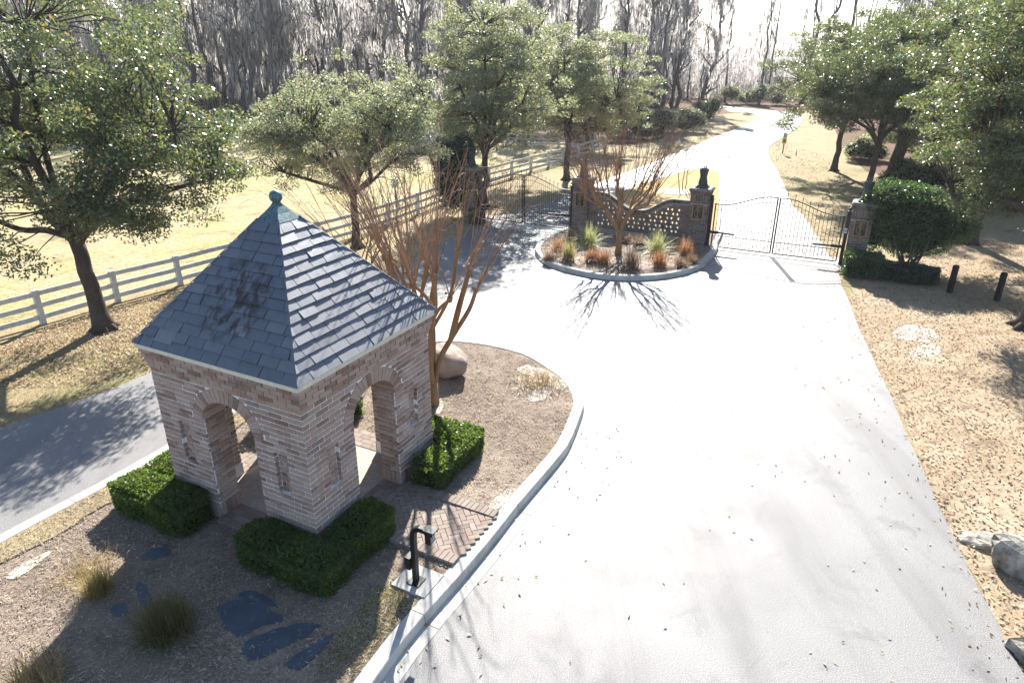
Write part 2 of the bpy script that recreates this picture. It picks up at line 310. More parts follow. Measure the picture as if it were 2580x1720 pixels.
def kerb(name, path, gut, label_h=.15, seg=2.7, mat=None, inward=1, top=.23, closed=False, chamfer=.014):
    """kerb with gutter swept along the road-side line; cut into cast lengths"""
    P = np.asarray(path, float)[:, :2]; Tn = np.gradient(P, axis=0); Tn /= np.linalg.norm(Tn, axis=1)[:, None]
    N = np.stack([-Tn[:, 1], Tn[:, 0]], 1) * inward; gut = np.broadcast_to(np.asarray(gut, float), (len(P),))
    root = tag(obj(name, None), kind='structure')
    s_ = np.concatenate([[0], np.cumsum(np.linalg.norm(np.diff(P, axis=0), axis=1))]); L = s_[-1]; k = max(1, round(L / seg)); L0 = L / k
    for i in range(k):
        a, b = i * L0 + .006, (i + 1) * L0 - .006; q = np.linspace(a, b, 9)
        p = np.stack([np.interp(q, s_, P[:, 0]), np.interp(q, s_, P[:, 1])], 1); n = np.stack([np.interp(q, s_, N[:, 0]), np.interp(q, s_, N[:, 1])], 1); n /= np.linalg.norm(n, axis=1)[:, None]
        gw = np.interp(q, s_, gut); V = []
        for j in range(9):
            h = label_h; w = gw[j]
            prof = [(0, -.05), (0, .006), (max(w - .012, .004), .0035), (w + .004, h - chamfer), (w + .006 + chamfer * .6, h), (w + top - .02, h), (w + top, h - .02), (w + top, -.05)]
            V += [(*(p[j] + n[j] * o), z) for o, z in prof]
        m = 8; F = [(j * m + c, (j + 1) * m + c, (j + 1) * m + (c + 1) % m, j * m + (c + 1) % m) for j in range(8) for c in range(m)] + [tuple(range(m)), tuple(8 * m + c for c in range(m))[::-1]]
        if inward < 0: F = [f[::-1] for f in F]
        obj('kerb_segment', mesh('kerb_segment', V, F, mat or M['concrete']), root)
    return root
isl = np.array([(-1.5, -13.5), (.4, -8.4), (1.55, -5.6)] + px([(1009, 1717), (1109, 1583), (1195, 1482), (1275, 1382), (1331, 1306), (1376, 1250), (1432, 1181), (1463, 1136), (1489, 1067), (1498, 1029), (1486, 995), (1458, 960), (1415, 929), (1356, 896), (1292, 878), (1203, 863), (1126, 860)]) + [(.7, 6.2), (-.7, 5.3), (-1.8, 3.8), (-2.75, 1.9), (-3.64, .03), (-4.52, -1.56), (-6.2, -4.8), (-7.6, -8)])
ip = smooth_line(isl, 6)
gw = np.interp(np.arange(len(ip)), [0, 95, 135, len(ip)], [.22, .22, .03, .03])
kerb('island_kerb', ip, gw, inward=1)
Tn = np.gradient(ip, axis=0); Tn /= np.linalg.norm(Tn, axis=1)[:, None]; Nn = np.stack([-Tn[:, 1], Tn[:, 0]], 1)
inner = ip + Nn * (gw[:, None] + .225)
ISLAND = np.concatenate([inner, [(-5.5, -14)]])
tag(sheet('mulch_island', ISLAND, .13, M['mulch']), kind='structure')
M['soil'] = simple('dark_soil', (.035, .026, .02), .95, .1, var=.4, vs=20)
# strip of turf along the left kerb and the worn turf by the keypad
ls = inner[-30:]; lN = Nn[-30:]
w_ = (.5 + .06 * np.sin(np.arange(30) * 1.3))[:, None]
tag(sheet('turf_strip', np.concatenate([ls, (ls + lN * w_)[::-1]]), .136, M['lawn']), kind='structure')
tag(sheet('edging_trench', np.concatenate([ls + lN * w_, (ls + lN * (w_ + .05 + .015 * np.sin(np.arange(30) * 2.1))[:, :1])[::-1]]) if False else np.concatenate([ls + lN * w_, (ls + lN * (w_ + .045))[::-1]]), .1375, M['soil']), kind='structure')
tr = px([(1020, 1490), (985, 1465), (940, 1490), (905, 1540), (850, 1600), (800, 1690), (770, 1760)], .14)
m_ = [p for p in inner if p[1] < -3. and p[1] > -5.3 and p[0] > 0][::-1]
tag(sheet('worn_turf', np.array(tr + m_[::-1]), .135, M['dead_turf']), kind='structure')
# planter island in front of the screen wall
pl = [S(-3.35, 18.75)[:2]] + px([(1382, 600), (1356, 618), (1347, 640), (1370, 664), (1417, 683), (1487, 699), (1534, 705), (1604, 707), (1674, 702), (1733, 690), (1768, 676), (1791, 655), (1809, 634)]) + [S(2.95, 19.6)[:2], S(2.75, 21.5)[:2]]
pp = smooth_line(pl, 5)
kerb('planter_kerb', pp, .03, inward=1, seg=3.2, top=.2, label_h=.16, mat=M['concrete'])
Tn = np.gradient(pp, axis=0); Tn /= np.linalg.norm(Tn, axis=1)[:, None]; pin = pp + np.stack([-Tn[:, 1], Tn[:, 0]], 1) * .2
PLANTER = np.concatenate([pin, [S(-3.2, 21.5)[:2]]])
tag(sheet('planter_bed', PLANTER, .13, M['mulch']), kind='structure')
# grassed median beyond the wall
med = smooth_line([S(-3.3, 19.7)[:2], S(-3.6, 22)[:2]] + px([(1500, 512), (1560, 487), (1640, 458), (1700, 440), (1733, 430), (1775, 428), (1806, 432), (1813, 445), (1812, 500), (1809, 560)]) + [S(2.6, 20.5)[:2], S(2.4, 19.7)[:2]], 4, True)
tag(sheet('grass_median', med, .05, M['median']), kind='structure')
kerb('median_kerb', smooth_line(px([(1812, 606), (1817, 560), (1819, 500), (1819, 445)]), 6), .02, inward=1, top=.14, label_h=.1)
# pale gutter along the right lane near the gates
tag(sheet('gate_apron', [S(2.55, 18.2)[:2], S(7.6, 18.2)[:2], S(7.6, 19.9)[:2], S(2.95, 19.9)[:2]], .004, M['concrete']), kind='structure')
tag(sheet('gate_apron', [S(-7.7, 18.2)[:2], S(-3.45, 18.2)[:2], S(-3.2, 19.9)[:2], S(-7.7, 19.9)[:2]], .004, M['concrete']), kind='structure')
# ------------------------------------------------------------------ brick meshes shared by all brickwork
def brick_mesh(name, mat, seed):
    r = np.random.default_rng(seed); V = CUBE_V.copy(); V += r.normal(0, .007, V.shape) * np.array([1, 1, 1.6]); return mesh(name, np.clip(V, -.53, .53), CUBE_F, mat)
BR = {k: [brick_mesh('brick', M[k], i) for i in range(4)] for k in ('brick', 'brick_dark', 'paver')}
br = random.Random(3)
def brick_obj(name, parent, c, size, mk='brick', rz=0.):
    return obj(name, br.choice(BR[mk]), parent, c, rz, size)
CH, BL, JT = .085, .254, .017
def course_cells(u0, u1, odd, r, blocked):
    """brick intervals of one course from u0 to u1; blocked: list of (a,b) left free"""
    out = []; u = u0; first = True
    while u < u1 - .01:
        l = (BL * .5 if (first and odd) else BL) * r.uniform(.95, 1.05) if u1 - u > BL * 1.4 else u1 - u
        if l > BL * 1.2: l = l / 2
        seg = [(u, min(u + l, u1))]; first = False
        for a, b in blocked:
            ns = []
            for p, q in seg:
                if q <= a or p >= b: ns.append((p, q))
                else:
                    if p < a: ns.append((p, a))
                    if q > b: ns.append((b, q))
            seg = ns
        out += [(p, q) for p, q in seg if q - p > .035]; u += l
    return out

# ------------------------------------------------------------------ pavilion
W, TW = 1.525, .38
ZF, ZS, ZT = .17, .42, 2.965
AO, AS, AR = .52, 1.95, .40             # half opening, spring height, rise
pav = thing('brick_pavilion', (0, 0, 0), 'square brick gatehouse pavilion with arched openings and slate pyramid roof', 'pavilion', rz=rad(62.57))
core = MB()
def arch_pts(a, rise, n=14): return [(a * math.cos(x), AS + rise * math.sin(x)) for x in np.linspace(0, math.pi, n)]
def slab(axis, side, half):
    poly = [(-half, ZF), (-AO - .008, ZF)] + arch_pts(AO + .008, AR + .008)[::-1] + [(AO + .008, ZF), (half, ZF), (half, ZT), (-half, ZT)]
    n = len(poly); d0, d1 = (W - .06, W - TW); V = []
    for d in (d0, d1):
        for u, z in poly: V.append((side * d, u, z) if axis == 0 else (u, side * d, z))
    F = [tuple(range(n)), tuple(range(n, 2 * n))[::-1]] + [(i, i + n, (i + 1) % n + n, (i + 1) % n) for i in range(n)]
    core.add(V, F)
slab(0, -1, W - .06); slab(0, 1, W - .06); slab(1, -1, W - TW - .002); slab(1, 1, W - TW - .002)
def veneer(axis, side):
    '''outer skin of the wall, left open at the narrow niches'''
    U = W if axis == 0 else W - .061
    polys = [[(-U, 1.793), (-AO - .008, 1.793)] + arch_pts(AO + .008, AR + .008)[::-1] + [(AO + .008, 1.793), (U, 1.793), (U, ZT), (-U, ZT)]]
    for s in (-1, 1):
        for u0, u1, z0, z1 in ((AO + .008, U, ZF, 1.092), (AO + .008, .882, 1.0925, 1.7925), (1.133, U, 1.0925, 1.7925)):
            a, b = sorted((s * u0, s * u1)); polys.append([(a, z0), (b, z0), (b, z1), (a, z1)])
    for poly in polys:
        n = len(poly); V = [((side * d, u, z) if axis == 0 else (u, side * d, z)) for d in (W, W - .06) for u, z in poly]
        core.add(V, [tuple(range(n)), tuple(range(n, 2 * n))[::-1]] + [(i, i + n, (i + 1) % n + n, (i + 1) % n) for i in range(n)])
for ax, sd_ in ((0, -1), (1, -1), (0, 1), (1, 1)): veneer(ax, sd_)
wall = core.build('wall', M['mortar'], pav)
cand = []; rest = MB()
camL = Matrix.Rotation(-rad(62.57), 4, 'Z') @ Vector(CAM)
def pav_face(axis, side, inner=False):
    r = random.Random(axis * 10 + side + inner * 5); base = W if not inner else W - TW; sgn = side if not inner else -side
    half = W if not inner else W - TW; n = int(round((ZT - ZS) / CH))
    vis = side < 0 and not inner
    for i in range(n):
        z0 = ZS + i * CH; z1 = z0 + CH; zm = (z0 + z1) / 2
        a = AO + .0 if zm < AS else ((AO + .21) * math.sqrt(max(0, 1 - ((zm - AS) / (AR + .225)) ** 2)) if zm < AS + AR + .225 else 0)
        bl = [(-a, a)] if a > .04 else []
        niche = (1.12 < zm < 1.80) and not inner
        nb = [(.906, 1.109), (-1.109, -.906)] if niche else []
        out = .02 * max(0, i - (n - 5)) if not inner else 0.
        cells = [(p, q, 0) for p, q in course_cells(-half - .006 - out, half + .006 + out, (i + (axis == 1)) % 2, r, bl + nb)]
        for x, y in nb: cells += [(x + .003, (x + y) / 2 - .03 + .06 * (i % 2), 1), ((x + y) / 2 - .03 + .06 * (i % 2), y - .003, 1)]
        for p, q, rec in cells:
            dep = .07; face = base + sgn * side * 0 + 0
            d = base + (.009 + out - dep / 2 + r.uniform(-.002, .003) if not inner else -(.009 - dep / 2))
            if rec: d = base - .06 - dep / 2 + .014
            c = (side * d, (p + q) / 2, zm) if axis == 0 else ((p + q) / 2, side * d, zm)
            sz = (dep, q - p - JT, CH - JT) if axis == 0 else (q - p - JT, dep, CH - JT)
            if rec: pass
            cand.append((vis, (Vector(c) - camL).length, c, sz))
    # jamb bricks
    if not inner:
        for s in (-1, 1):
            for i in range(18):
                zm = ZS + (i + .5) * CH
                if zm > AS: continue
                cuts = [.09 if i % 2 else .2]; e = [0.012] + cuts + [TW + .006]
                for p, q in zip(e[:-1], e[1:]):
                    dd = W - (p + q) / 2; u = s * (AO - .009 + .035)
                    c = (side * dd, u, zm) if axis == 0 else (u, side * dd, zm); sz = (q - p - JT, .07, CH - JT) if axis == 0 else (.07, q - p - JT, CH - JT)
                    v = (axis == 0 and side < 0 and s > 0) or (axis == 1 and side < 0 and s > 0)
                    cand.append((v, (Vector(c) - camL).length, c, sz))
        # ring of voussoirs
        nv = 21
        for j in range(nv):
            th = math.pi * (j + .5) / nv; u0, z0 = AO * math.cos(th), AS + AR * math.sin(th); u1, z1 = (AO + .205) * math.cos(th), AS + (AR + .22) * math.sin(th)
            th0, th1 = math.pi * j / nv, math.pi * (j + 1) / nv; V = []
            for d in (W + .014, W - TW - .006):
                for (A_, B_), t_, g_ in (((AO, AR), th0, 1), ((AO + .205, AR + .22), th0, 1), ((AO + .205, AR + .22), th1, -1), ((AO, AR), th1, -1)):
                    tt = t_ + g_ * .0085; u, z = A_ * math.cos(tt), AS + B_ * math.sin(tt); V.append((side * d, u, z) if axis == 0 else (u, side * d, z))
            F = [(0, 1, 2, 3), (7, 6, 5, 4), (0, 4, 5, 1), (1, 5, 6, 2), (2, 6, 7, 3), (3, 7, 4, 0)]
            if side < 0: obj('voussoir', mesh('voussoir', V, F, M['brick']), wall)
            else: rest.add(V, F)
        # soldier course at the foot
        for a, b in ((-W - .03, -AO - .0), (AO, W + .03)):
            k = round((b - a) / .09); w = (b - a) / k
            for j in range(k):
                u = a + (j + .5) * w; d = W + .03 - .06; zc = (ZF + ZS) / 2 - .01
                c = (side * d, u, zc) if axis == 0 else (u, side * d, zc); sz = (.12, w - JT, ZS - ZF - .015) if axis == 0 else (w - JT, .12, ZS - ZF - .015)
                if side < 0: brick_obj('soldier_brick', wall, c, sz)
                else: rest.box(c, sz)
        for s in (-1, 1):
            for j in range(4):
                dd = W - .05 - j * .094 - .0; u = s * (AO - .02 + .05); c = (side * dd, u, .288) if axis == 0 else (u, side * dd, .288); sz = (.083, .1, .235) if axis == 0 else (.1, .083, .235)
                rest.box(c, sz)
for ax, sd_ in ((0, -1), (1, -1), (0, 1), (1, 1)): pav_face(ax, sd_); pav_face(ax, sd_, True)
cand.sort(key=lambda t_: (not t_[0], t_[1]))
for i, (v, d, c, sz) in enumerate(cand):
    if i < 300: brick_obj('brick', wall, c, sz)
    else:
        jit = np.array([br.uniform(-.002, .002) for _ in range(3)]); rest.box(np.array(c) + jit, sz)
tag(rest.build('brickwork', M['brick'], wall), kind='stuff')
# roof
EV, ZE, ZA = 1.632, 3.045, 5.03
roof = MB().add([(-EV + .04, -EV + .04, ZE - .02), (EV - .04, -EV + .04, ZE - .02), (EV - .04, EV - .04, ZE - .02), (-EV + .04, EV - .04, ZE - .02), (0, 0, ZA - .05)], [(0, 1, 4), (1, 2, 4), (2, 3, 4), (3, 0, 4), (3, 2, 1, 0)]).build('roof', M['deck'], pav)
SL = math.hypot(EV, ZA - ZE); EXP = .158
nz, nh = EV / SL, (ZA - ZE) / SL        # normal: nh outward, nz up
far_slates = MB(); rs = random.Random(11)
def rp(axis, side, u, s, h):
    o = EV * (1 - s) + h * nh; z = ZE + s * (ZA - ZE) + h * nz
    return (side * o, u, z) if axis == 0 else (u, side * o, z)
for axis, side in ((0, -1), (1, -1), (0, 1), (1, 1)):
    row = 0
    while row * EXP / SL < .86:
        s0 = row * EXP / SL - (.006 if row == 0 else 0); s1 = min(s0 + EXP * 1.3 / SL, .97); hw0, hw1 = EV * (1 - s0) + .004, EV * (1 - s1) + .004
        u = -hw0 - rs.uniform(0, .3) - (.16 if row % 2 else 0)
        while u < hw0:
            w = rs.choice((.27, .31, .33, .36, .4)) * rs.uniform(.95, 1.05); a, b = u + .005, u + w - .005; u += w
            slip = rs.uniform(-.006, .005)
            if axis == 0 and side < 0 and row == 1 and a < .85 < b: slip = -.055
            sb = s0 + slip / SL
            if row == 0: sb = s0
            hb = EV * (1 - sb) + .004
            A0, B0, A1, B1 = max(a, -hb), min(b, hb), max(a, -hw1), min(b, hw1)
            if B0 - A0 < .012: continue
            if B1 < A1: m_ = max(min((a + b) / 2, hw1), -hw1); A1 = B1 = m_
            tk = rs.uniform(.011, .018); lift = rs.uniform(.024, .036); l1 = .006; tw = rs.uniform(-.003, .003)
            V = [rp(axis, side, A0, sb, lift + tw), rp(axis, side, B0, sb, lift - tw), rp(axis, side, B1, s1, l1), rp(axis, side, A1, s1, l1),
                 rp(axis, side, A0, sb, lift + tw - tk), rp(axis, side, B0, sb, lift - tw - tk), rp(axis, side, B1, s1, l1 - .01), rp(axis, side, A1, s1, l1 - .01)]
            F = [(0, 1, 2, 3), (7, 6, 5, 4), (0, 4, 5, 1), (1, 5, 6, 2), (2, 6, 7, 3), (3, 7, 4, 0)]
            if (axis == 1) != (side > 0): pass
            if side < 0: obj('slate', mesh('slate', V, F, M['slate']), roof)
            else: far_slates.add(V, F)
        row += 1
tag(far_slates.build('slating', M['slate'], roof), kind='stuff')
for a in range(4):      # thin hip edges
    sx, sy = ((-1, -1), (1, -1), (1, 1), (-1, 1))[a]
    MB().bar((sx * (EV + .012), sy * (EV + .012), ZE + .03), (sx * EV * .13, sy * EV * .13, ZE + .87 * (ZA - ZE) + .03), .02, .012).build('hip_edge', M['slate'], roof)
fs = MB()
for axis in (0, 1):
    for side in (-1, 1):
        c = (side * 1.6, 0, 2.995); sz = (.05, 3.25, .075)
        if axis: c = (0, side * 1.6, 2.995); sz = (3.148, .05, .075)
        fs.box(c, sz)
fs.build('fascia', M['fascia'], pav)
MB().box((0, 0, 2.99), (3.12, 3.12, .04)).build('ceiling', M['fascia'], pav)
capv = MB().lathe([(.33, 4.745), (.335, 4.765), (.2, 4.87), (.1, 4.96), (.055, 5.02), (.05, 5.06)], n=4, rot=math.pi / 4)
fin = capv.build('finial_cap', M['copper'], roof)
MB().ball((0, 0, 5.1), .098, 16).build('finial_ball', M['copper'], fin, True)
# floor with brick thresholds
slabf = MB().box((0, 0, .125), (3.1, 3.1, .09)).build('floor_slab', M['sand'], pav)
for axis in (0, 1):
    for side in (-1, 1):
        for i in range(4):
            k = 5 if i % 2 else 4; us = np.linspace(-AO, AO, k + 1)
            for p, q in zip(us[:-1], us[1:]):
                d = W - .05 - i * .125 + .12; c = (side * d, (p + q) / 2, .155) if axis == 0 else ((p + q) / 2, side * d, .155); sz = (.117, q - p - .01, .05) if axis == 0 else (q - p - .01, .117, .05)
                brick_obj('threshold_brick', slabf, c, sz, 'paver')

# ------------------------------------------------------------------ herringbone path to the kerb
path = thing('brick_path', tuple(S(2.5, -.07, .13)), 'herringbone brick path from the arch to the kerb beside the keypad post', 'path', rz=SITE)
MB().box((0, 0, 0.), (1.8, 1.12, .03)).build('bedding', M['mulch'], path)
h = .096; ln = h * 2
Rm = np.array([[math.cos(rad(45)), -math.sin(rad(45))], [math.sin(rad(45)), math.cos(rad(45))]])
for i in range(-18, 19):
    for j in range(-7, 8):
        for k_, (cx_, cy_, sx_, sy_) in enumerate(((1, .5, 2, 1), (.5, 2, 1, 2))):
            x = (cx_ + i + j * 2 + 0) * h; y = (cy_ + i - j * 2) * h
            c = Rm @ np.array([x, y])
            if abs(c[0]) < .9 and abs(c[1]) < .53:
                brick_obj('paver', path, (c[0], c[1], .022 + br.uniform(-.004, .004)), (sx_ * h - .009, sy_ * h - .009, .05), 'paver', rad(45))
for s in (-1, 1):
    for i in range(20):
        brick_obj('edging_brick', path, (-.86 + i * .09, s * .61, .035 + br.uniform(-.004, .004)), (.08, .19, .07), 'paver')

# ------------------------------------------------------------------ hedges around the pavilion corners
def leaf_box(name, boxes, n, mat, label, cat, group, L=.046, Wd=.03, loc=(0, 0, 0), rz=0., seed=0, round_=.09, stems=True, bulge=.05):
    """clipped hedge: leaves on the surface of the boxes (x0,x1,y0,y1,z0,z1), with a dark twiggy inside"""
    r = np.random.default_rng(seed); root = thing(name, loc, label, cat, group, rz)
    areas = []; faces = []
    for b in boxes:
        x0, x1, y0, y1, z0, z1 = b; d = (x1 - x0, y1 - y0, z1 - z0)
        for ax in range(3):
            for sd2 in (0, 1):
                if ax == 2 and sd2 == 0: continue
                areas.append(np.prod([d[k] for k in range(3) if k != ax])); faces.append((b, ax, sd2))
    pick = r.choice(len(faces), n, p=np.array(areas) / sum(areas)); lo = np.array([[f[0][0], f[0][2], f[0][4]] for f in faces])[pick]; hi = np.array([[f[0][1], f[0][3], f[0][5]] for f in faces])[pick]
    p = r.uniform(lo, hi); ax = np.array([f[1] for f in faces])[pick]; sd2 = np.array([f[2] for f in faces])[pick]
    dep = np.abs(r.normal(0, .05, n)) - .012 - .05 * (r.random(n) < .05) * r.random(n)
    bump = bulge * (np.sin(p[:, 0] * 6.3 + seed) + np.sin(p[:, 1] * 7.1 + 1) + np.sin(p[:, 2] * 8 + 2)) * .6
    idx = np.arange(n); p[idx, ax] = np.where(sd2 == 1, hi[idx, ax] - dep + bump, lo[idx, ax] + dep - bump)
    # round the rims
    cz = np.clip((p - (lo + hi) / 2) / ((hi - lo) / 2), -1.2, 1.2); e = np.clip(np.abs(cz) - .8, 0, .4); k = e.sum(1) - e.max(1); p -= np.sign(cz) * (k[:, None] * round_ * 3.0) * (e > 0)
    V, F = leaves(p, L, Wd, r); obj('foliage', mesh('foliage', V, F, mat), root)
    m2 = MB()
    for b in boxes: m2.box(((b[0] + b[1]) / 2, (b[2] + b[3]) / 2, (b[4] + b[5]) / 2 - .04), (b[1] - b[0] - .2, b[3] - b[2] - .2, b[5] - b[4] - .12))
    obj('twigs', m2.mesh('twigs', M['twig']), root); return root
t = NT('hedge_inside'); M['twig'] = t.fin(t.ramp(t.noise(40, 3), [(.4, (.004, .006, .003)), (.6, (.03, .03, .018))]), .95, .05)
hz = .13
leaf_box('clipped_hedge', [(-2.2, -1.58, -2.22, -.48, hz, .62), (-1.6, -.48, -2.22, -1.58, hz, .62)], 30000, M['box'], 'low clipped hedge wrapped round the pavilion corner nearest the camera', 'hedge', 'hedges round the pavilion', rz=rad(62.57), seed=1)
leaf_box('clipped_hedge', [(-2.25, -1.58, .6, 2.3, hz, .66), (-1.62, -.6, 1.62, 2.3, hz, .66)], 26000, M['box'], 'clipped hedge at the pavilion corner beside the left lane, sunlit on top', 'hedge', 'hedges round the pavilion', rz=rad(62.57), seed=2)
leaf_box('clipped_hedge', [(.6, 2.28, -2.25, -1.66, hz, .62), (1.66, 2.28, -1.7, -.6, hz, .6)], 22000, M['box'], 'clipped hedge at the pavilion corner beside the mulch bed and boulder', 'hedge', 'hedges round the pavilion', rz=rad(62.57), seed=3, L=.05, Wd=.032)
leaf_box('clipped_hedge', [(1.6, 2.25, .6, 2.25, hz, .62), (.6, 1.62, 1.6, 2.25, hz, .62)], 14000, M['box'], 'clipped hedge at the far pavilion corner, glimpsed through the arches', 'hedge', 'hedges round the pavilion', rz=rad(62.57), seed=4, L=.045, Wd=.03)
# ------------------------------------------------------------------ gate piers, screen wall, gates (site frame: x along the wall, y away from the camera)
def monogram(parent, w, h, y):
    """dark panel in a gold frame with interlaced letters T, C and P"""
    pn = MB().box((0, y, 0), (w, .02, h)).build('plaque', M['panel'], parent)
    f = MB()
    for s in (-1, 1):
        f.box((s * (w / 2 - .012), y - .018, 0), (.03, .022, h + .03)); f.box((0, y - .018, s * (h / 2 + .001)), (w - .054, .02, .03))
    f.build('plaque_frame', M['gold'], pn)
    yy = y - .022; T_ = MB(); k = h / .52
    def tb(P, r_=.0085): T_.tube([(a * k, yy, b * k) for a, b in P], r_ * k, 5)
    tb([(-.135, .15), (-.13, .185), (-.11, .19), (.11, .19), (.13, .185), (.135, .15)], .011); tb([(-.1, .205), (.1, .205)], .008)
    tb([(-.016, .19), (-.016, -.19)]); tb([(.016, .19), (.016, -.19)]); tb([(-.06, -.2), (.06, -.2)], .01); tb([(-.016, -.19), (-.05, -.2)]); tb([(.016, -.19), (.05, -.2)])
    T_.build('letter_t', M['gold'], pn); T_ = MB()
    tb([(.02 + .075 * math.cos(a), .075 + .07 * math.sin(a)) for a in np.linspace(rad(150), rad(-170), 14)]); tb([(-.05, .1), (-.04, .06), (-.02, .05)]); T_.build('letter_p', M['gold'], pn); T_ = MB()
    tb([(.0 + .11 * math.cos(a) - .0, -.03 + .17 * math.sin(a)) for a in np.linspace(rad(75), rad(255), 16)]); T_.build('letter_c', M['gold'], pn)
def urn(c, label, grp='urns on the gate piers'):
    u = thing('stone_urn', c, label, 'urn', grp, SITE)
    MB().box((0, 0, .03), (.44, .44, .06)).box((0, 0, .085), (.36, .36, .05)).build('base', M['urn'], u)
    prof = [(.17, .11), (.165, .2), (.14, .3), (.125, .38), (.13, .46), (.155, .58), (.17, .66), (.172, .7), (.15, .7), (.14, .64)]
    a = MB(); n = 28; V = []; 
    for r_, z in prof:
        for j in range(n):
            th = 2 * math.pi * j / n; rr = r_ * (1 + .035 * math.cos(th * 14) * (1 if z < .69 else 0)); V.append((rr * math.cos(th), rr * math.sin(th), z))
    m = len(prof); F = [(i * n + j, i * n + (j + 1) % n, (i + 1) * n + (j + 1) % n, (i + 1) * n + j) for i in range(m - 1) for j in range(n)] + [tuple(range(n))[::-1], tuple((m - 1) * n + j for j in range(n))]
    a.add(V, F).build('body', M['urn'], u, True)
    r = random.Random(int(abs(c[0]) * 100))
    for j in range(9):
        th = j * 2.4; rr = .03 + .012 * j; x, y = rr * math.cos(th), rr * math.sin(th); z1 = .8 + .08 * r.random()
        MB().tube([(x, y, .6), (x * 1.1, y * 1.1, .74), (x * 1.25 + .02, y * 1.25, z1)], [.014, .012, .006], 5).build('sprig', M['urn'], u)
    return u
def pier(a0, label, ulabel, b0=18.92, w=.66, sides=('front', 'left', 'right'), nvis=20, turned=False):
    root = thing('brick_pier', tuple(S(a0 + w / 2, b0 + w / 2)), label, 'pier', 'brick gate piers', SITE)
    H = 2.12; hw = w / 2; m = MB().box((0, 0, .06), (w + .06, w + .06, .36)).box((0, 0, 1.0 + .1), (w - .0, w - .0, 1.72)).box((0, 0, 2.02), (w + .02, w + .02, .3))
    body = m.build('shaft', M['mortar_dark'], root); r = random.Random(int(a0 * 31) % 97); rest = MB()
    faces = {'front': (0, -1), 'back': (0, 1), 'left': (-1, 0), 'right': (1, 0)}
    for fn, (nx, ny) in faces.items():
        vis = fn in sides
        def put(u, z, lu, lz, out, dep=.06, nm='brick'):
            d = hw + out - dep / 2; c = (nx * d + abs(ny) * u, ny * d + abs(nx) * u, z); sz = (dep if nx else lu, dep if ny else lu, lz)
            if vis: brick_obj(nm, body, c, sz, 'brick_dark')
            else: rest.box(c, sz)
        n = 16
        for i in range(n):
            z = .25 + (i + .5) * CH
            off = BL / 2 if (i + (nx != 0)) % 2 else 0
            for p, q in course_cells(-hw - .006, hw + .006, (i + (nx != 0)) % 2, r, [(-.205, .205)] if (fn == 'front' and 1.08 < z < 1.67) else []): put((p + q) / 2, z, q - p - JT, CH - JT, .008)
        for zc, lz, out in ((.12, .235, .038), (1.885, .24, .012)):
            k = 7
            for j in range(k): put(-hw - .012 + (j + .5) * (w + .024) / k, zc, (w + .024) / k - JT, lz, out)
        for i, out in enumerate((.03, .05)):
            z = 2.0 + (i + .55) * .075
            for p, q in course_cells(-hw - .03, hw + .03, i % 2, r, []): put((p + q) / 2, z, q - p - JT, .062, out)
        for j in range(3): put(-hw + (j + .5) * w / 3, 1.68 + .045, w / 3 - JT, CH - JT, .014)
    tag(rest.build('brickwork', M['brick_dark'], body), kind='stuff')
    cp = MB().box((0, 0, 2.185), (w + .16, w + .16, .07)).box((0, 0, 2.235), (w + .10, w + .10, .03)); cp.build('cap', M['stone_cap'], root)
    h = obj('plaque_mount', MB().box((0, -hw + .005, 1.375), (.42, .03, .58)).mesh('plaque_mount', M['panel']), body)
    e = tag(obj('monogram', None, root, (0, -hw - .012, 1.375)))
    monogram(e, .42, .54, 0.)
    urn(tuple(S(a0 + w / 2, b0 + w / 2, 2.25)), ulabel)
    return root
pier(-8.36, 'brick gate pier with monogram plaque, half hidden behind the dark evergreen shrub', 'grey waisted urn on the pier behind the bare crape myrtle twigs', sides=('front', 'right'))
pier(-3.03, 'brick gate pier with monogram plaque at the left end of the pierced wall', 'grey waisted urn on the pier at the left end of the pierced wall', sides=('front', 'right'))
pier(1.82, 'brick gate pier with monogram plaque at the right end of the pierced wall', 'grey waisted urn with sprigs on the pier beside the open median grass', sides=('front', 'left'))
pier(7.45, 'brick gate pier with monogram plaque beside the clipped evergreen shrub at right', 'grey waisted urn on the rightmost pier, against the evergreen shrub', sides=('front', 'left'))

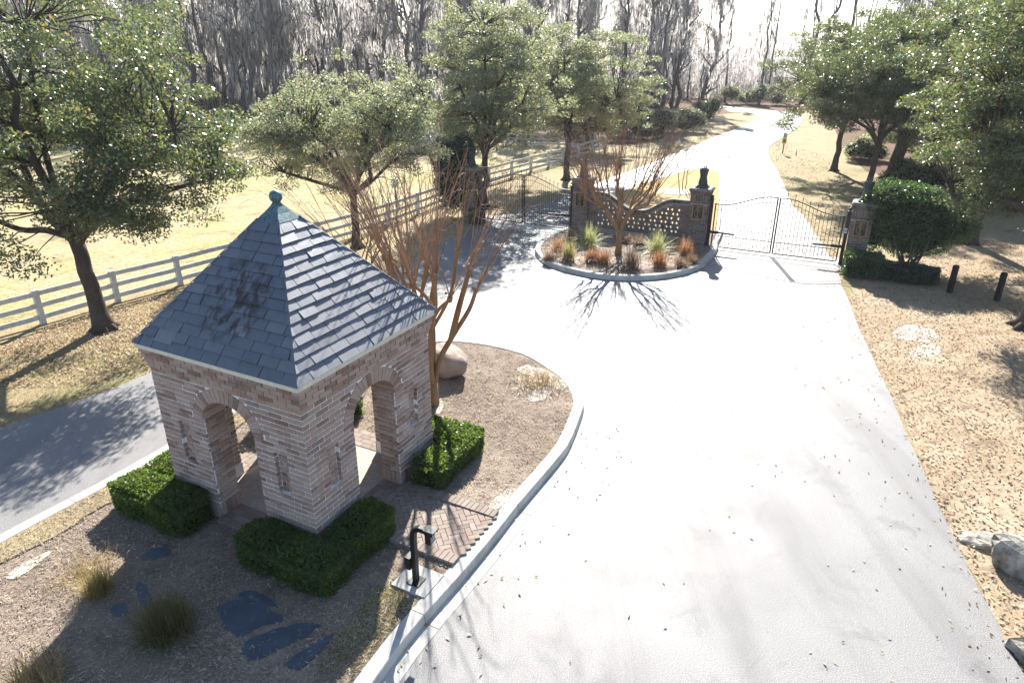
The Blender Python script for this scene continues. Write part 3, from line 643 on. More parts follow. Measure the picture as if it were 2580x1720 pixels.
# pierced screen wall with a swooping top
sw = thing('pierced_wall', tuple(S(0, 19.0)), 'pierced brick screen wall with a swooping top between two gate piers', 'wall', rz=SITE)
WA, WB, WT = -2.37, 1.82, .14
def wtop(a):
    c = (WA + WB) / 2; d = abs(a - c); f = min(max((d - .18) / 1.25, 0), 1); f = f * f * (3 - 2 * f); return 1.05 + .55 * f
mortar = MB(); cells = []; n = int(1.62 / CH); rw = random.Random(5); per = .44
for i in range(n + 1):
    z0 = i * CH + .02; z1 = z0 + CH; zm = (z0 + z1) / 2
    edges = []; hol = []
    if .36 < zm < 1.62 and i % 2 == 1:
        off = per / 2 if (i // 2) % 2 else 0.; u = WA + .42 + off
        while u < WB - .32:
            for hx in (u, u + .165):
                if hx + .09 < WB - .32 and wtop(hx + .035) > z1 + .06: hol.append((hx, hx + .085))
            u += per
    # mortar bed of this course, left open at the holes and cut under the swoop
    cuts = [WA]
    for a, b in hol: cuts += [a, b]
    cuts.append(WB)
    for a, b in zip(cuts[::2], cuts[1::2]):
        k = max(1, int((b - a) / .07)); xs = np.linspace(a, b, k + 1); run = None
        for p, q in zip(xs[:-1], xs[1:]):
            top = min(z1, wtop((p + q) / 2) + .01)
            if top - z0 < .005: 
                if run: mortar.box(((run[0] + run[1]) / 2, WT / 2 + .008, zm), (run[1] - run[0], WT - .016, CH)); run = None
                continue
            if top < z1 - .002:
                if run: mortar.box(((run[0] + run[1]) / 2, WT / 2 + .008, zm), (run[1] - run[0], WT - .016, CH)); run = None
                mortar.box(((p + q) / 2, WT / 2 + .008, (z0 + top) / 2), (q - p, WT - .016, top - z0))
            else: run = (run[0], q) if run else (p, q)
        if run: mortar.box(((run[0] + run[1]) / 2, WT / 2 + .008, zm), (run[1] - run[0], WT - .016, CH))
    if hol:
        xs = [WA] + [v for h_ in hol for v in h_] + [WB]
        for a, b in zip(xs[::2], xs[1::2]):
            if b - a > .35:
                for p, q in course_cells(a, b, i % 2, rw, []): cells.append((p, q, z0, z1))
            else: cells.append((a, b, z0, z1))
    else:
        for p, q in course_cells(WA, WB, (i // 2) % 2, rw, []): cells.append((p, q, z0, z1))
wl = mortar.build('wall', M['mortar_dark'], sw)
for p, q, z0, z1 in cells:
    if wtop(p) < z1 or wtop(q) < z1: continue
    brick_obj('brick', wl, ((p + q) / 2, WT / 2, (z0 + z1) / 2), (q - p - JT * .8, WT, CH - JT), 'brick_dark')
u = WA
while u < WB - .02:      # rowlock bricks and thin cap following the swoop
    w = .088; z = wtop(u + w / 2); sl = math.atan2(wtop(u + w) - wtop(u), w)
    o = brick_obj('coping_brick', wl, (u + w / 2, WT / 2, z + .055), (w - .012, WT + .03, .12), 'brick_dark'); o.rotation_euler = (0, -sl, 0)
    u += w * math.cos(sl)
xs = np.linspace(WA, WB, 50); V = []
for x in xs:
    z = wtop(x) + .118
    V += [(x, -.035, z), (x, WT + .035, z), (x, WT + .03, z + .035), (x, -.03, z + .035)]
F = [(i * 4 + j, i * 4 + (j + 1) % 4, (i + 1) * 4 + (j + 1) % 4, (i + 1) * 4 + j) for i in range(49) for j in range(4)] + [(3, 2, 1, 0), (196, 197, 198, 199)]
obj('coping', mesh('coping', V, F, M['stone_cap']), sw)
MB().box(((WA + WB) / 2, -.03, .16), (WB - WA - .01, .08, .24)).build('footing', M['mortar_dark'], sw)

# gates
def gate_leaf(a_hinge, a_meet, label, dense=False):
    """one swinging leaf; local x runs from the hinge to the meeting stile"""
    d = 1 if a_meet > a_hinge else -1; Wl = abs(a_meet - a_hinge)
    root = thing('gate_leaf', tuple(S(a_hinge, 18.99)), label, 'gate', 'wrought iron gate leaves', SITE)
    zt = lambda x: 1.72 + .44 * (lambda f: f * f * (3 - 2 * f))(min(max((x / Wl - .12) / .78, 0), 1))
    fr = MB(); X = lambda x: d * x
    fr.box((X(.02), 0, .93), (.045, .045, 1.66)); fr.box((X(Wl - .02), 0, (zt(Wl) + .1) / 2), (.045, .045, zt(Wl) - .1)); fr.box((X(Wl / 2), 0, .1), (Wl - .09, .042, .04))
    xs = np.linspace(.0, Wl - .0, 22)
    for off, r_ in ((0, .018), (-.2, .009)): fr.tube([(X(x), 0, zt(x) + off) for x in xs], r_, 5)
    fr.box((X(Wl / 2), 0, .53), (Wl - .09, .022, .026)); fr.box((X(Wl / 2), 0, .82), (Wl - .09, .012, .014))
    fr.build('frame', M['black'], root)
    n = 24 if dense else 17
    for i in range(1, n):
        x = Wl * i / n; tall = i % 2 == 1; zz = zt(x) + (.13 if tall else -.01); p = MB().tube([(X(x), .0, .12), (X(x), 0, zz)], .0085 if not dense else .010, 4)
        if tall: p.add(*(lambda t_: (t_.V[0], t_.F))(MB().lathe([(.003, zz - .02), (.02, zz + .015), (.002, zz + .09)], (X(x), 0, 0), 5))); p.ball((X(x), 0, .98), .02, 6)
        p.build('picket', M['black'], root)
    k = 5
    for i in range(k):        # scrollwork in the bottom panel
        cx_ = X(Wl * (i + .5) / k); s_ = MB(); hw_ = Wl / k / 2 * .8
        for sg in (-1, 1):
            P = [(cx_, 0, .16), (cx_ + sg * hw_ * .35, 0, .26), (cx_ + sg * hw_ * .2, 0, .36)] 
            s_.tube(smooth_line([(cx_ + sg * hw_ * .9, 0, .15), (cx_, 0, .27), (cx_ - sg * hw_ * .75, 0, .42), (cx_ - sg * hw_ * 1.0, 0, .36), (cx_ - sg * hw_ * .82, 0, .31), (cx_ - sg * hw_ * .66, 0, .35)], 4), .006, 4)
        s_.ball((cx_, 0, .27), .022, 6); s_.build('scroll', M['black'], root)
    sc = MB()
    for sg in (0,):
        for z in (1.15, 1.4): sc.tube(smooth_line([(X(Wl - .1), 0, z - .14), (X(Wl - .2), 0, z), (X(Wl - .1), 0, z + .14)], 4), .006, 4)
    sc.build('scroll', M['black'], root)
    return root
gate_leaf(2.75, 4.965, 'black iron gate leaf with scrolls, hinged on the pierced wall pier at right lane')
gate_leaf(7.23, 5.01, 'black iron gate leaf with scrolls, hinged on the rightmost pier')
gate_leaf(-7.53, -5.35, 'black iron gate leaf at left lane, hinged on the pier behind the twigs', True)
gate_leaf(-3.1, -5.305, 'black iron gate leaf at left lane, hinged on the pierced wall pier', True)
def gate_post(a, label):
    root = thing('gate_post', tuple(S(a, 18.99)), label, 'post', 'black gate posts', SITE)
    MB().box((0, 0, .95), (.12, .12, 1.9)).build('post', M['black'], root); MB().box((0, 0, 1.91), (.15, .15, .03)).ball((0, 0, 1.99), .065, 10).build('ball_cap', M['black'], root)
    hg = MB()
    for z in (.25, 1.55): hg.box((0, -.07, z), (.06, .05, .1))
    hg.build('hinge', M['black'], root)
gate_post(2.62, 'black steel gate post with ball top beside the pierced wall, right lane'); gate_post(7.36, 'black steel gate post with ball top beside the rightmost pier')
gate_post(-7.63, 'black steel gate post with ball top at the far left pier'); gate_post(-3.2 + .12, 'black steel gate post with ball top left of the pierced wall')
def operator(a, d, label):
    o = thing('gate_opener', tuple(S(a, 18.88)), label, 'gate opener', 'gate opener arms', SITE)
    MB().bar((0, 0, .68), (d * .34, 0, .68), .075, .1).build('motor', M['black'], o); MB().bar((d * .3, 0, .68), (d * .95, -.01, .665), .05, .06).build('ram', M['black'], o)
operator(2.66, 1, 'black ram arm opening the gate leaf beside the pierced wall, right lane'); operator(7.3, -1, 'black ram arm opening the gate leaf at the rightmost pier')
operator(-7.56, 1, 'black ram arm opening the gate leaf beside the dark utility cabinet'); operator(-3.14, -1, 'black ram arm opening the left lane leaf beside the pierced wall')
sn = thing('gate_sensor', tuple(S(7.34, 18.9, 1.25)), 'small pale oval sensor on the post at the rightmost pier', 'sensor', rz=SITE)
MB().box((0, 0, 0), (.09, .05, .17)).build('housing', M['white'], sn); MB().ball((0, -.03, 0), .035, 8, (1, .4, 1.2)).build('lens', simple('blue_lens', (.1, .3, .6), .3), sn)
cb = thing('utility_cabinet', tuple(S(-7.25, 18.3)), 'dark green utility cabinet in front of the left lane gate', 'cabinet', rz=SITE)
t_g = simple('dark_green_paint', (.012, .022, .018), .5, .4)
MB().box((0, 0, .3), (.62, .4, .6)).build('body', t_g, cb); MB().box((0, 0, .625), (.68, .46, .05)).build('lid', t_g, cb); MB().box((0, -.205, .32), (.5, .012, .45)).build('door', t_g, cb)
# ------------------------------------------------------------------ white rail fences
def fence(P, label, name='rail_fence', hp=.98, near=6):
    root = thing(name, (0, 0, 0), label, 'fence', 'white rail fences'); P = np.asarray(P, float); pm = MB().box((0, 0, hp / 2), (.14, .14, hp)).box((0, 0, hp + .012), (.15, .15, .024)).mesh('post', M['white'])
    r = random.Random(len(P)); ang = []
    for i, p in enumerate(P):
        q = P[min(i + 1, len(P) - 1)] - P[max(i - 1, 0)]; a = math.atan2(q[1], q[0]); o = obj('post', pm, root, (p[0], p[1], -.05), a); o.rotation_euler = (r.uniform(-.015, .015), r.uniform(-.015, .015), a)
    for a, b in zip(P[:-1], P[1:]):
        d = (b - a) / np.linalg.norm(b - a); n = np.array([d[1], -d[0]]) * .0
        for z in (.17, .5, .84):
            j = r.uniform(-.012, .012)
            MB().bar((*(a + d * .075 + n), z + j), (*(b - d * .075 + n), z - j), .035, .135).build('rail', M['white'], root)
    return root
fence(FENCE, 'long white three-rail fence between the pasture and the left lane')
fence([(9.2, 44.8), (7.2, 45.4), (5.0, 45.7), (3.2, 46.2), (1.5, 46.9), (-.5, 47.7), (-2.3, 48.3), (-4.4, 49), (-6.6, 49.8)], 'white three-rail fence far across the pasture below the round evergreen crowns')
fence([(-17.6, 55.2), (-20, 56.2), (-22.4, 57.2), (-25, 58.2), (-27.5, 59.2), (-30, 60)], 'short far stretch of white fence at the wood edge, left of the mid oak')
bh = thing('bird_box', tuple(G(1000, 540)), 'white nest box on a dark pole near the pasture fence', 'bird box')
MB().box((0, 0, .62), (.06, .06, 1.24)).build('pole', M['bark'], bh); MB().box((0, 0, 1.42), (.26, .24, .36)).build('box', M['white'], bh); MB().box((0, 0, 1.62), (.34, .32, .05)).build('roof', M['white'], bh); MB().tube([(0, -.125, 1.46), (0, -.13, 1.46)], .035, 10).build('hole', M['panel'], bh)

# ------------------------------------------------------------------ keypad pedestal on its pad
MB_pad = MB().box((0, 0, 0), (.56, .5, .1))
tag(MB_pad.build('concrete_pad', M['concrete'], None, loc=tuple(S(3.1, -1.26, .115)), rz=SITE), 'square concrete pad under the black keypad post', 'pad')
kp = thing('keypad_pedestal', tuple(S(3.1, -1.3, .165)), 'black gooseneck keypad pedestal standing by the kerb', 'keypad post', rz=SITE)
MB().box((0, 0, .008), (.2, .2, .016)).build('base_plate', M['black'], kp)
P = [(0, 0, .0), (0, 0, .75), (.01, 0, .86), (.05, 0, .93), (.12, 0, .965), (.24, 0, .965)]
V = []; ww = .036
T_ = np.gradient(np.array(P), axis=0); T_ /= np.linalg.norm(T_, axis=1)[:, None]
for p, tt in zip(np.array(P), T_):
    nn = np.array([-tt[2], 0, tt[0]])
    for a, b in ((-1, -1), (1, -1), (1, 1), (-1, 1)): V.append(p + nn * a * ww + np.array([0, b * ww, 0]))
F = [(i * 4 + j, i * 4 + (j + 1) % 4, (i + 1) * 4 + (j + 1) % 4, (i + 1) * 4 + j) for i in range(len(P) - 1) for j in range(4)] + [(3, 2, 1, 0), tuple(len(V) - 4 + j for j in range(4))]
obj('gooseneck', mesh('gooseneck', V, F, M['black']), kp)
hd = MB().box((.28, 0, .9), (.085, .12, .2)).build('keypad_head', M['black'], kp); MB().box((.3, 0, 1.01), (.16, .14, .015)).box((.3, -.066, .98), (.13, .01, .06)).box((.3, .066, .98), (.13, .01, .06)).build('hood', M['black'], hd)
MB().box((.325, 0, .9), (.008, .1, .16)).build('keypad_face', simple('keypad_face', (.12, .12, .125), .3, .5), hd)
bt = MB()
for i in range(12): bt.box((.331, -.03 + .03 * (i % 3), .945 - .028 * (i // 3)), (.006, .018, .016))
bt.build('buttons', M['white'], hd)
MB().box((-.085, 0, .33), (.09, .14, .2)).build('junction_box', M['black'], kp)
hose = thing('green_hose', (0, 0, 0), 'thin green cable lying on the soil behind the keypad post', 'cable')
MB().tube(smooth_line([S(3.0, -1.25, .15), S(2.85, -1.3, .15), S(2.75, -1.42, .145), S(2.78, -1.55, .145), S(2.66, -1.66, .145), S(2.5, -1.63, .145)], 4), .008, 5).build('cable', simple('green_plastic', (.06, .2, .11), .5), hose)

# ------------------------------------------------------------------ bollards and sign
for (x, y), lb in (((2393, 735), 'short black square bollard on the right lawn, nearer the evergreen shrub'), ((2512, 755), 'short black square bollard on the right lawn, nearer the oak trunk')):
    b = thing('bollard', tuple(G(x, y)), lb, 'bollard', 'black bollards on the lawn', .3)
    MB().box((0, 0, .44), (.13, .13, .88)).build('post', M['black'], b); MB().box((0, 0, .89), (.13, .13, .03), taper=.6).build('cap', M['black'], b)
sg = thing('speed_sign', tuple(G(1972, 386)), 'white speed limit sign above a yellow plate on a dark post by the lane', 'sign', rz=rad(-20))
MB().box((0, 0, .7), (.07, .06, 1.4)).build('post', simple('creosote_post', (.05, .035, .025), .9), sg)
wp = MB().box((0, -.045, 1.27), (.26, .012, .36)).build('speed_plate', M['white'], sg)
yl = simple('yellow_sign_paint', (.55, .38, .02), .5); yp = MB().box((0, -.045, .9), (.3, .012, .34)).build('yellow_plate', yl, sg); MB().add([(0, -.054, .8), (.1, -.054, .9), (0, -.054, 1.0), (-.1, -.054, .9)], [(0, 1, 2, 3)]).build('plate_mark', simple('sign_ink', (.22, .15, .02), .6), yp)
def text(s, size, parent, loc, mat):
    cu = bpy.data.curves.new('writing', 'FONT'); cu.body = s; cu.size = size; cu.align_x = 'CENTER'; cu.align_y = 'CENTER'; o = bpy.data.objects.new('tmp', cu); COL.objects.link(o)
    bpy.context.view_layer.update(); me = bpy.data.meshes.new_from_object(o.evaluated_get(bpy.context.evaluated_depsgraph_get())); me.materials.clear(); me.materials.append(mat); bpy.data.objects.remove(o)
    q = obj('writing', me, parent, loc); q.rotation_euler = (rad(90), 0, 0); return q
text('SPEED', .065, wp, (0, -.0535, 1.405), M['panel']); text('LIMIT', .065, wp, (0, -.0535, 1.34), M['panel']); text('25', .2, wp, (0, -.0535, 1.2), M['panel'])
stk = thing('lawn_stake', tuple(G(2006, 392)), 'tiny dark stake in the straw lawn right of the speed sign', 'stake'); MB().box((0, 0, .2), (.05, .05, .4), taper=.6).build('stake', M['bark'], stk)

# ------------------------------------------------------------------ stones
def stone(name, c, size, label, mat, seed, n=14, rough=.12, flat=None):
    r = np.random.default_rng(seed); b = MB().ball((0, 0, 0), 1, n + 6); V = b.V[0]; D_ = V / (np.linalg.norm(V, axis=1)[:, None] + 1e-9)
    k = np.zeros(len(V))
    for i in range(5):
        w = r.normal(size=3) * (1.3 + .8 * i); k += rough / (1 + .5 * i) * np.sin(D_ @ w + r.uniform(0, 6))
    V = D_ * (1 + k)[:, None]; V = np.sign(V) * np.abs(V) ** .72
    V = V * np.asarray(size); o = obj(name, mesh(name, V, b.F, mat, name == 'boulder'), None, c, seed * .7); return tag(o, label, 'boulder' if 'boulder' in name else 'rock')
stone('boulder', tuple(G(1118, 948, .15) + np.array([.05, .25, .3])), (.56, .42, .33), 'rounded tan boulder on the mulch beside the crape myrtle trunk', M['boulder'], 3)
stone('rock', tuple(G(2556, 1440) + np.array([.3, .1, .15])), (.3, .42, .24), 'pale jagged rock on the leaf strewn verge at the right edge', M['rock'], 5, 12, .4)
stone('rock', tuple(G(2500, 1418) + np.array([.25, .45, .0])), (.34, .2, .09), 'low flat pale rock lying between the drive and the jagged rock', M['rock'], 8, 12, .4)
stone('rock', tuple(G(2588, 1650) + np.array([.1, .0, .15])), (.25, .3, .26), 'grey mottled rock at the lower right corner beside the drive', M['rock'], 9, 12, .4)
# ------------------------------------------------------------------ bare fabric and sand patches in the beds
FAB = []
def patch(name, pts, z, mat, label, cat, grp, sub=4):
    P = smooth_line([G(x, y, z)[:2] for x, y in pts], 8, True); rj = np.random.default_rng(len(label)); c_ = P.mean(0); k2 = np.arange(len(P)); FAB.append(P) if 'fabric' in name else None; P = c_ + (P - c_) * (1 + .05 * np.sin(k2 * .9 + rj.uniform(0, 6)) + rj.normal(0, .03, len(P)))[:, None]; o = sheet(name, P, z, mat); return tag(o, label, cat, grp)
k_ = 2580 / 2352
PT = [([(503, 1395), (540, 1378), (575, 1372), (625, 1402), (655, 1422), (600, 1440), (555, 1462), (518, 1440)], 'large torn sheet of dark landscape fabric in front of the nearest hedge'),
      ([(560, 1478), (612, 1452), (680, 1432), (735, 1436), (690, 1468), (650, 1488), (590, 1515), (565, 1508)], 'second dark fabric sheet beside the large torn one, nearer the worn turf'),
      ([(548, 1372), (562, 1358), (600, 1362), (640, 1392), (612, 1388), (580, 1368)], 'thin sliver of dark fabric at the foot of the nearest hedge'),
      ([(325, 1285), (350, 1260), (395, 1262), (370, 1280)], 'small scrap of dark fabric between the two left hedges and the tufts'),
      ([(315, 1345), (330, 1340), (352, 1375), (340, 1395), (322, 1380)], 'narrow scrap of dark fabric behind the larger grass tuft'),
      ([(255, 1400), (275, 1385), (296, 1392), (285, 1412), (262, 1412)], 'small scrap of dark fabric left of the larger grass tuft'),
      ([(660, 1520), (720, 1480), (770, 1452), (750, 1480), (690, 1535)], 'thin dark fabric strip along the worn turf edge')]
for i, (p, lb) in enumerate(PT): patch('fabric_patch', [(x * k_, y * k_) for x, y in p], .139 + i * .001, M['fabric'], lb, 'fabric', 'bare landscape fabric')
PT = [([(1190, 850), (1205, 838), (1250, 848), (1290, 868), (1300, 890), (1280, 893), (1255, 870), (1215, 862)], 'pale bare sand patch along the kerb curve'),
      ([(1212, 910), (1240, 893), (1262, 898), (1258, 912), (1225, 922)], 'small pale bare sand patch inside the mulch curve'),
      ([(1000, 925), (1015, 915), (1020, 935), (1005, 950)], 'pale bare patch at the foot of the nearer crape myrtle'),
      ([(1125, 1160), (1160, 1125), (1185, 1120), (1172, 1150), (1135, 1172)], 'pale torn patch between the path edging and the kerb'),
      ([(15, 1325), (60, 1290), (120, 1265), (95, 1290), (45, 1325)], 'pale bare strip at the turf edge on the far left')]
for i, (p, lb) in enumerate(PT): patch('bare_patch', [(x * k_, y * k_) for x, y in p], .1385 + i * .0005, M['sand'], lb, 'bare soil', 'bare pale patches')
PT = [([(2055, 770), (2080, 745), (2140, 755), (2160, 775), (2120, 785)], 'pale sandy patch on the right lawn nearer the roots'), ([(2090, 805), (2130, 790), (2165, 800), (2140, 820), (2105, 820)], 'small pale sandy patch on the right lawn below the larger one')]
for i, (p, lb) in enumerate(PT): patch('bare_patch', [(x * k_, y * k_) for x, y in p], -.03, M['sand'], lb, 'bare soil', 'bare pale patches')  # sunlit blotches of the lawn put into the pale sheet colour

# ------------------------------------------------------------------ ornamental grasses
def blades(n, h, spread, w, r, droop=.5, base=.06):
    a = r.uniform(0, 2 * math.pi, n); ln = h * r.uniform(.65, 1.15, n); tilt = np.abs(r.normal(0, spread, n)); b0 = r.normal(0, base, (n, 2)); V = []; F = []
    d = np.stack([np.cos(a), np.sin(a)], 1); sN = np.stack([-np.sin(a), np.cos(a), np.zeros(n)], 1)
    for j, t_ in enumerate((0, .35, .7, 1.)):
        ang = tilt * (1 + droop * 2.2 * t_); out = ln * t_ * np.sin(np.minimum(ang, 1.9)); up_ = ln * t_ * np.cos(np.minimum(ang, 1.75)) 
        c = np.stack([b0[:, 0] + d[:, 0] * out, b0[:, 1] + d[:, 1] * out, np.maximum(up_, .015)], 1); ww_ = (w * (1 - t_ * .85))[..., None] if np.ndim(w) else w * (1 - t_ * .85)
        V += [c - sN * ww_ / 2, c + sN * ww_ / 2]
    V = np.stack(V, 1); idx = np.arange(n)[:, None] * 8
    F = np.concatenate([idx + np.array([2 * j, 2 * j + 1, 2 * j + 3, 2 * j + 2]) for j in range(3)])
    return V.reshape(-1, 3), F
def bladem(name, a, b, c):
    return leafmat(name, [(0., a), (.5, b), (1., c)], [(0., tuple(min(1, v * 1.6) for v in a)), (1., tuple(min(1, v * 1.5) for v in c))], .3, .5, .3)
GM = {'rust': bladem('rust_sedge', (.22, .09, .04), (.36, .16, .07), (.45, .27, .13)), 'lime': bladem('lime_sedge', (.17, .2, .05), (.34, .36, .13), (.5, .48, .24)),
      'brown': bladem('brown_sedge', (.12, .075, .045), (.24, .15, .09), (.36, .25, .16)), 'olive': bladem('olive_tuft', (.05, .055, .02), (.13, .115, .04), (.26, .19, .08)), 'tan': bladem('tan_tuft', (.2, .13, .06), (.34, .24, .11), (.46, .34, .17)), 'mixed': bladem('mixed_sedge', (.16, .15, .05), (.36, .2, .07), (.4, .36, .14))}
def tuft(loc, h, mat, label, n=220, spread=.42, w=.012, seed=0, droop=.5, grp=None, base=.06):
    r = np.random.default_rng(seed); V, F = blades(n, h, spread, w, r, droop, base); root = thing('grass_tuft', tuple(loc), label, 'grass tuft', grp)
    tag(obj('blades', mesh('blades', V, F, GM[mat]), root), kind='stuff'); MB().ball((0, 0, .02), min(base, .1) * 1.1, 8, (1, 1, .4)).build('crown', GM[mat], root)
tuft(G(422, 1592, .14), .5, 'olive', 'large rounded olive grass tuft in the shaded mulch in front', 1500, .5, .009, 1, .25, 'tufts in the mulch', .12)
tuft(G(252, 1492, .14), .38, 'mixed', 'smaller golden brown grass tuft in the sunlit mulch at left', 600, .4, .009, 2, .25, 'tufts in the mulch', .08)
tuft(G(215, 1440, .14), .3, 'tan', 'flattened dry grass tuft behind the golden brown tuft', 260, 1.1, .007, 3, .4, 'tufts in the mulch', .2)
tuft(G(90, 1722, .14), .4, 'tan', 'dry grass tuft at the lower left picture edge', 500, .6, .010, 4, .4, 'tufts in the mulch', .15)
tuft(G(1360, 965, .14), .3, 'tan', 'low dry grass clump beside the pale sand patch', 500, .8, .012, 5, .4, 'tufts in the mulch', .25)
GL = [((1485, 620), .72, 'lime', 'tall lime green sedge in front of the left wall pier'), ((1655, 640), .72, 'lime', 'tall lime green sedge right of the planter trunk'),
      ((1432, 655), .62, 'mixed', 'amber and green sedge at the left front of the planter'), ((1405, 640), .5, 'rust', 'rusty orange sedge at the left end of the planter'),
      ((1490, 658), .42, 'rust', 'low rusty sedge in the middle front of the planter, left of the trunk'), ((1520, 663), .4, 'rust', 'small rusty sedge just left of the planter trunk front'),
      ((1592, 675), .58, 'brown', 'broad brown sedge in front of the planter trunk'), ((1660, 670), .5, 'rust', 'rusty brown sedge right of the broad brown one'),
      ((1727, 645), .56, 'rust', 'red tinged sedge near the right wall pier'), ((1612, 622), .4, 'brown', 'dark brown sedge between trunk and wall'), ((1440, 603), .35, 'brown', 'dark low sedge at the left wall pier foot'),
      ((1385, 655), .3, 'brown', 'grey brown low sedge at the planter left tip'), ((1742, 663), .3, 'brown', 'grey brown low sedge at the right front of the planter'), ((1715, 672), .3, 'brown', 'thin brown sedge inside the right kerb curve'), ((1700, 625), .35, 'brown', 'shaded dark sedge at the wall foot near the right pier'), ((1583, 612), .3, 'brown', 'small dark sedge at the wall foot behind the trunk')]
for i, (p, h, m_, lb) in enumerate(GL): tuft(G(*p, .14), h * 1.25, m_, lb, 380, .55, .02, 20 + i, .55, 'planter sedges', .1)
# ------------------------------------------------------------------ trees
def limb(a, b, r, sag=.15, n=6, wob=.08):
    a = np.asarray(a, float); b = np.asarray(b, float); L = np.linalg.norm(b - a); t_ = np.linspace(0, 1, n)[:, None]
    P = a + (b - a) * t_ + np.array([0, 0, 1]) * sag * L * np.sin(math.pi * t_) ; w = r.normal(0, wob * L * .25, (n, 3)); w[0] = w[-1] = 0; return P + w
def oak(name, base, label, crown, tr=.2, fork=2.3, lean=(0, 0), n_clump=150, per=480, mat='oak', seed=0, extra=(), cl=(.45, .85), L=.1, Wd=.046, n_limb=8, grp='live oaks', sig=.42):
    """live oak: tapered trunk, forking limbs, twigs and clumps of leaves. crown: list of (dx,dy,z,rx,ry,rz,weight)"""
    r = np.random.default_rng(seed); root = thing(name, tuple(base), label, 'tree', grp); wd = MB()
    f = np.array([lean[0], lean[1], fork]); tp = limb((0, 0, -.1), f, r, 0, 7, .05); wd.tube(tp, np.linspace(tr * 1.1, tr * .85, 7) * np.array([1.5, 1.1, 1, 1, 1, 1, 1.05]), 12)
    for k in range(6):
        a = k * 1.05 + r.uniform(-.3, .3); wd.tube([(0, 0, .22), (math.cos(a) * tr * 1.35, math.sin(a) * tr * 1.35, .03), (math.cos(a) * tr * 2.4, math.sin(a) * tr * 2.4, -.12)], [tr * .5, tr * .4, tr * .2], 6)
    cs = np.array([c[:6] for c in crown], float); ws = np.array([c[6] for c in crown], float); ws /= ws.sum(); skel = [tp[-2], tp[-1]]
    def sample(n, inner):
        k = r.choice(len(cs), n, p=ws); d = r.normal(size=(n, 3)); d /= np.linalg.norm(d, axis=1)[:, None]; u = r.uniform(0, 1, n) ** .45 if not inner else r.uniform(.35, .7, n)
        mod = 1 + .16 * np.sin(d[:, 0] * 5 + seed) + .13 * np.sin(d[:, 1] * 6 + d[:, 2] * 4 + seed * 2)
        return cs[k, :3] + d * cs[k, 3:] * (u * mod)[:, None]
    mains = list(sample(n_limb, True)) + [np.array(e[-1], float) for e in extra]
    for i, m_ in enumerate(mains):
        ex = i >= n_limb
        if ex: P = smooth_line([f] + [np.array(q, float) for q in extra[i - n_limb]], 4); rr = np.linspace(tr * .5, .05, len(P))
        else: P = limb(f - np.array([0, 0, r.uniform(0, .12 * fork)]), m_, r, .1, 8, .1); rr = np.linspace(tr * .62, .035, 8)
        wd.tube(P, rr, 8); skel += list(P[2:])
    sk = np.array(skel); cl_c = sample(int(n_clump * 2.5), False); LV = []
    for c in cl_c:
        j = np.argmin(np.linalg.norm(sk - c, axis=1) + .4 * np.maximum(0, sk[:, 2] - c[2])); P = limb(sk[j], c, r, .06, 5, .12); wd.tube(P, np.linspace(.028, .007, 5), 4, False)
        R_ = r.uniform(*cl) * .62; m_ = int(per * .42 * (R_ / .4) ** 2); q = r.normal(size=(m_, 3)); q *= (r.uniform(.15, 1, m_) ** .55 / np.linalg.norm(q, axis=1))[:, None]; q[:, 2] = q[:, 2] * .6 - .25 * (q[:, 0] ** 2 + q[:, 1] ** 2); LV.append(c + q * R_ * np.array([1.15, 1.15, 1]))
    V, F = leaves(np.concatenate(LV), L, Wd, r); obj('crown', mesh('crown', V, F, M[mat]), root); wd.build('trunk', M['bark'], root, True); return root
g3 = lambda x, y: np.array([*G(x, y)[:2], 0.])
T1 = g3(266, 828)
def rel(P0, px_, py_, dep): return D(px_, py_, dep) - P0
oak('live_oak', T1, 'large live oak in front of the white fence at left, trunk forking low', [(-.4, .3, 6.1, 4.6, 4.2, 3.6, 5), (2.5, .2, 4.7, 2.0, 2.3, 1.9, 1.5), (-3.2, -.2, 5.0, 2.6, 2.6, 1.9, 1.4), (1.6, -.8, 3.6, 1.7, 1.4, .8, .45)], .2, 2.5, (-.25, .1), 205, 400, 'oak', 1,
    extra=[[(-.9, 0, 2.75), (-1.5, -.1, 2.8), (-2.4, -.2, 3.3), (-3.4, -.3, 3.9)], [(.35, -.1, 2.9), (.9, -.2, 3.6), (1.3, -.2, 4.4), (2.3, 0, 5.2)], [(-.5, .2, 4.), (-.55, .3, 5.5), (-.3, .3, 7.5)]], cl=(.5, .95))
oak('live_oak', g3(902, 622), 'broad live oak behind the bare crape myrtles, left of the left gate', [(-.4, .5, 4.4, 3.4, 3., 2.3, 4), (-2.4, .2, 4.0, 1.8, 2, 1.5, 1.2), (2.0, .6, 4.6, 1.9, 2., 1.9, 1.3)], .15, 2.1, (0, 0), 150, 330, 'oak2', 2, extra=[[(-1.2, -.2, 2.5), (-2.4, -.3, 2.9)], [(.6, 0, 2.4), (1.5, 0, 3.2)]])
oak('live_oak', g3(1220, 517), 'tall pale live oak behind the left lane gate', [(.1, .4, 6.3, 3.0, 2.8, 3.2, 4), (-.6, 0, 3.6, 2.4, 2.2, 1.1, 1.0), (1.8, .3, 4.6, 1.9, 2, 1.9, 1.)], .16, 2.6, (.1, 0), 165, 330, 'oak2', 3, extra=[[(.1, 0, 4), (.15, 0, 6), (.1, 0, 8)], [(.9, 0, 3.3), (1.9, 0, 4.4)]], L=.12, Wd=.055)
